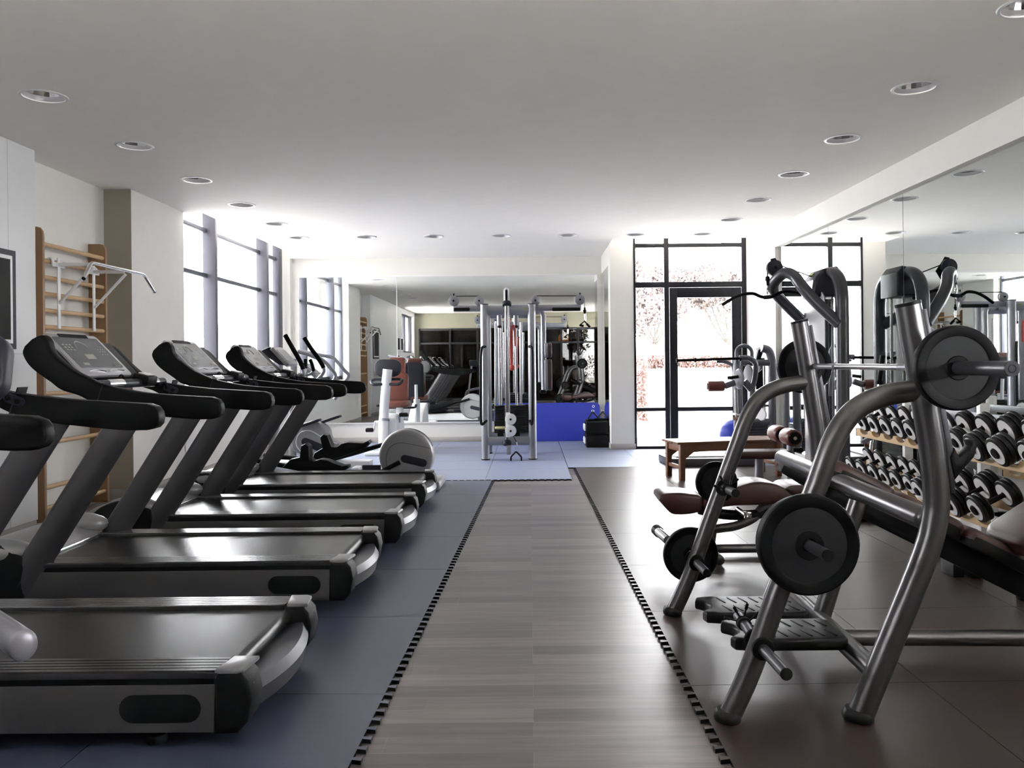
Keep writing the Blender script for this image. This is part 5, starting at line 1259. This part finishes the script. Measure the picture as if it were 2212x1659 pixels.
def leaf_mass(b, pts, n, size, rnd):
    """n small bent leaf blades scattered about points (c, radius3)"""
    for i in range(n):
        c, rr = rnd.choice(pts)
        while True:
            q = V((rnd.uniform(-1, 1), rnd.uniform(-1, 1), rnd.uniform(-1, 1)))
            if q.length < 1: break
        p = V(c) + V((q.x * rr[0], q.y * rr[1], q.z * rr[2]))
        u = V((rnd.gauss(0, 1), rnd.gauss(0, 1), rnd.gauss(0, 1))).normalized(); w = u.orthogonal().normalized()
        w = (M.Rotation(rnd.uniform(0, 6.3), 3, u) @ w); k = u.cross(w) * size * .15
        s = size * rnd.uniform(.6, 1.3)
        v = [b.bm.verts.new(x) for x in (p - u * s * .6, p - w * s * .3 + k, p + u * s * .6, p + w * s * .3 + k)]
        b.bm.faces.new((v[0], v[1], v[2])); b.bm.faces.new((v[0], v[2], v[3]))
def tree(px, Y, hz, top, rad, lb, seed, mt=BLOSS, n=9000, size=.10, base=1.16):
    rnd = random.Random(seed); x = (px - PX) * Y / F
    r = thing('tree', lb, 'tree', (x, Y, base), 'trees outside')
    b = MB(); tips = []
    tr = [V((x, Y, base)), V((x + .05, Y, (base + hz) / 2)), V((x, Y, hz))]
    b.tube(smooth(tr, 4), .06, 8, rs=None)
    for k in range(9):
        a = 2 * PI * k / 9 + rnd.uniform(-.3, .3); e = V((x + math.cos(a) * rad * rnd.uniform(.5, .9), Y + math.sin(a) * rad * .7, rnd.uniform(hz + .3, top - .2)))
        s0 = tr[1].lerp(tr[2], rnd.uniform(.4, 1)); b.tube(smooth([s0, (s0 + e) / 2 + V((0, 0, -.12)), e], 4), .02, 6, rs=None); tips.append(e)
    b.build('trunk', BARK, r)
    pts = [(e, (rad * .42, rad * .42, rad * .38)) for e in tips] + [(V((x, Y, (hz + top) / 2 + .2)), (rad * .7, rad * .7, (top - hz) * .45))]
    b = MB(); leaf_mass(b, pts, n, size, rnd); b.build('foliage', mt, r, recalc=False)
tree(1412, 20.5, 2.0, 4.0, .95, 'small pink blossoming tree outside, seen through the narrow side pane', 1)
tree(1572, 20.5, 1.9, 4.3, 1.0, 'small pink blossoming tree outside, seen through the door pane', 2)
tree(1490, 26.5, 2.2, 4.4, 2.2, 'pale green bush farther off outside, seen through the door glass', 3, GREEN, 700, .10)
def hedge(nm, lb, x0, x1, y0, y1, z0, z1, n, seed, mt=HEDGE):
    rnd = random.Random(seed); b = MB()
    for i in range(n):
        p = V((rnd.uniform(x0, x1), rnd.uniform(y0, y1), rnd.uniform(z0, z1)))
        u = V((rnd.gauss(0, 1), rnd.gauss(0, 1), rnd.gauss(0, 1))).normalized(); w = u.orthogonal().normalized(); s = .05
        v = [b.bm.verts.new(x) for x in (p - u * s, p - w * s * .5, p + u * s, p + w * s * .5)]
        b.bm.faces.new((v[0], v[1], v[2])); b.bm.faces.new((v[0], v[2], v[3]))
    o = b.build(nm, mt, recalc=False); tag(o, lb, 'hedge'); return o
hedge('hedge', 'low reddish hedge on the white terrace wall outside the door', 2.3, 7.2, 19.0, 19.45, 1.215, 1.51, 5200, 5)
hedge('hedge', 'reddish climbing hedge at the side of the entrance outside', 2.45, 2.66, 18.2, 18.88, .03, 1.45, 1500, 6)
hedge('hedge', 'tall green hedge outside the lobby window', 0.5, 9, -10.2, -9.6, .0, 1.7, 5000, 9, GREEN)
for i, (x, y, lb) in enumerate(((1.2, -12.5, 'leafy green tree outside the lobby window'), (5.2, -12.5, 'second leafy green tree outside the lobby window'))):
    rnd = random.Random(20 + i)
    r = thing('tree', lb, 'tree', (x, y, 0), 'trees by the lobby')
    b = MB(); b.tube([(x, y, -.01), (x, y, 2.2)], .1, 8); b.build('trunk', BARK, r)
    b = MB(); leaf_mass(b, [(V((x, y, 2.4)), (1.8, 1.0, 1.8))], 3000, .2, rnd); b.build('foliage', GREEN, r, recalc=False)

# ------------------------------------------------------------------ light: bright overcast sky, portals at the glazing
w = bpy.data.worlds.new('World'); bpy.context.scene.world = w; w.use_nodes = True
bg = w.node_tree.nodes['Background']; bg.inputs['Color'].default_value = (.965, .975, 1.0, 1); bg.inputs['Strength'].default_value = SKY
def portal(loc, rot, sx, sy):
    l = bpy.data.lights.new('daylight_portal', 'AREA'); l.shape = 'RECTANGLE'; l.size = sx; l.size_y = sy; l.cycles.is_portal = True
    o = bpy.data.objects.new('daylight_portal', l); COL.objects.link(o); o.location = loc; o.rotation_euler = rot
portal((-4.36, 11.76, 2.36), (0, -PI / 2, 0), 2.76, 4.24)
portal((2.48, YD + .12, 1.87), (-PI / 2, 0, 0), 1.76, 3.74)
portal((-4.40, .22, 2.4), (0, -PI / 2, 0), 1.3, 2.75)
portal((mwx(.5) + .32, .5, 2.26), (0, PI / 2, 0), 1.32, 3.2)
portal((2.97, LY - .18, 1.62), (PI / 2, 0, 0), 1.65, 2.25)

sl = bpy.data.lights.new('sun', 'SUN'); sl.energy = SUN; sl.angle = R(.6); sl.color = (1, .97, .93)
so = bpy.data.objects.new('sun', sl); COL.objects.link(so); so.rotation_euler = V((.0, .72, -.70)).to_track_quat('-Z', 'Y').to_euler()

cam = bpy.data.cameras.new('camera'); co = bpy.data.objects.new('camera', cam); COL.objects.link(co)
cam.sensor_width = 36; cam.sensor_fit = 'HORIZONTAL'; cam.lens = 36 * F / 2212
cam.shift_x = -(PX - 1106) / 2212; cam.shift_y = -(829.5 - PY) / 2212
cam.clip_start = .02; cam.clip_end = 300
co.matrix_world = M.Translation((0, 0, H)) @ M.Rotation(PI / 2, 4, 'X') @ M.Rotation(-TH, 4, 'Z')
sc = bpy.context.scene; sc.camera = co
sc.view_settings.view_transform = 'Standard'; sc.view_settings.look = 'None'; sc.view_settings.gamma = 1; sc.view_settings.exposure = EXPO
sc.view_settings.use_curve_mapping = False
sc.cycles.max_bounces = 14; sc.cycles.diffuse_bounces = 7; sc.cycles.glossy_bounces = 8; sc.cycles.transparent_max_bounces = 16
sc.cycles.use_denoising = True; sc.cycles.sample_clamp_indirect = 12
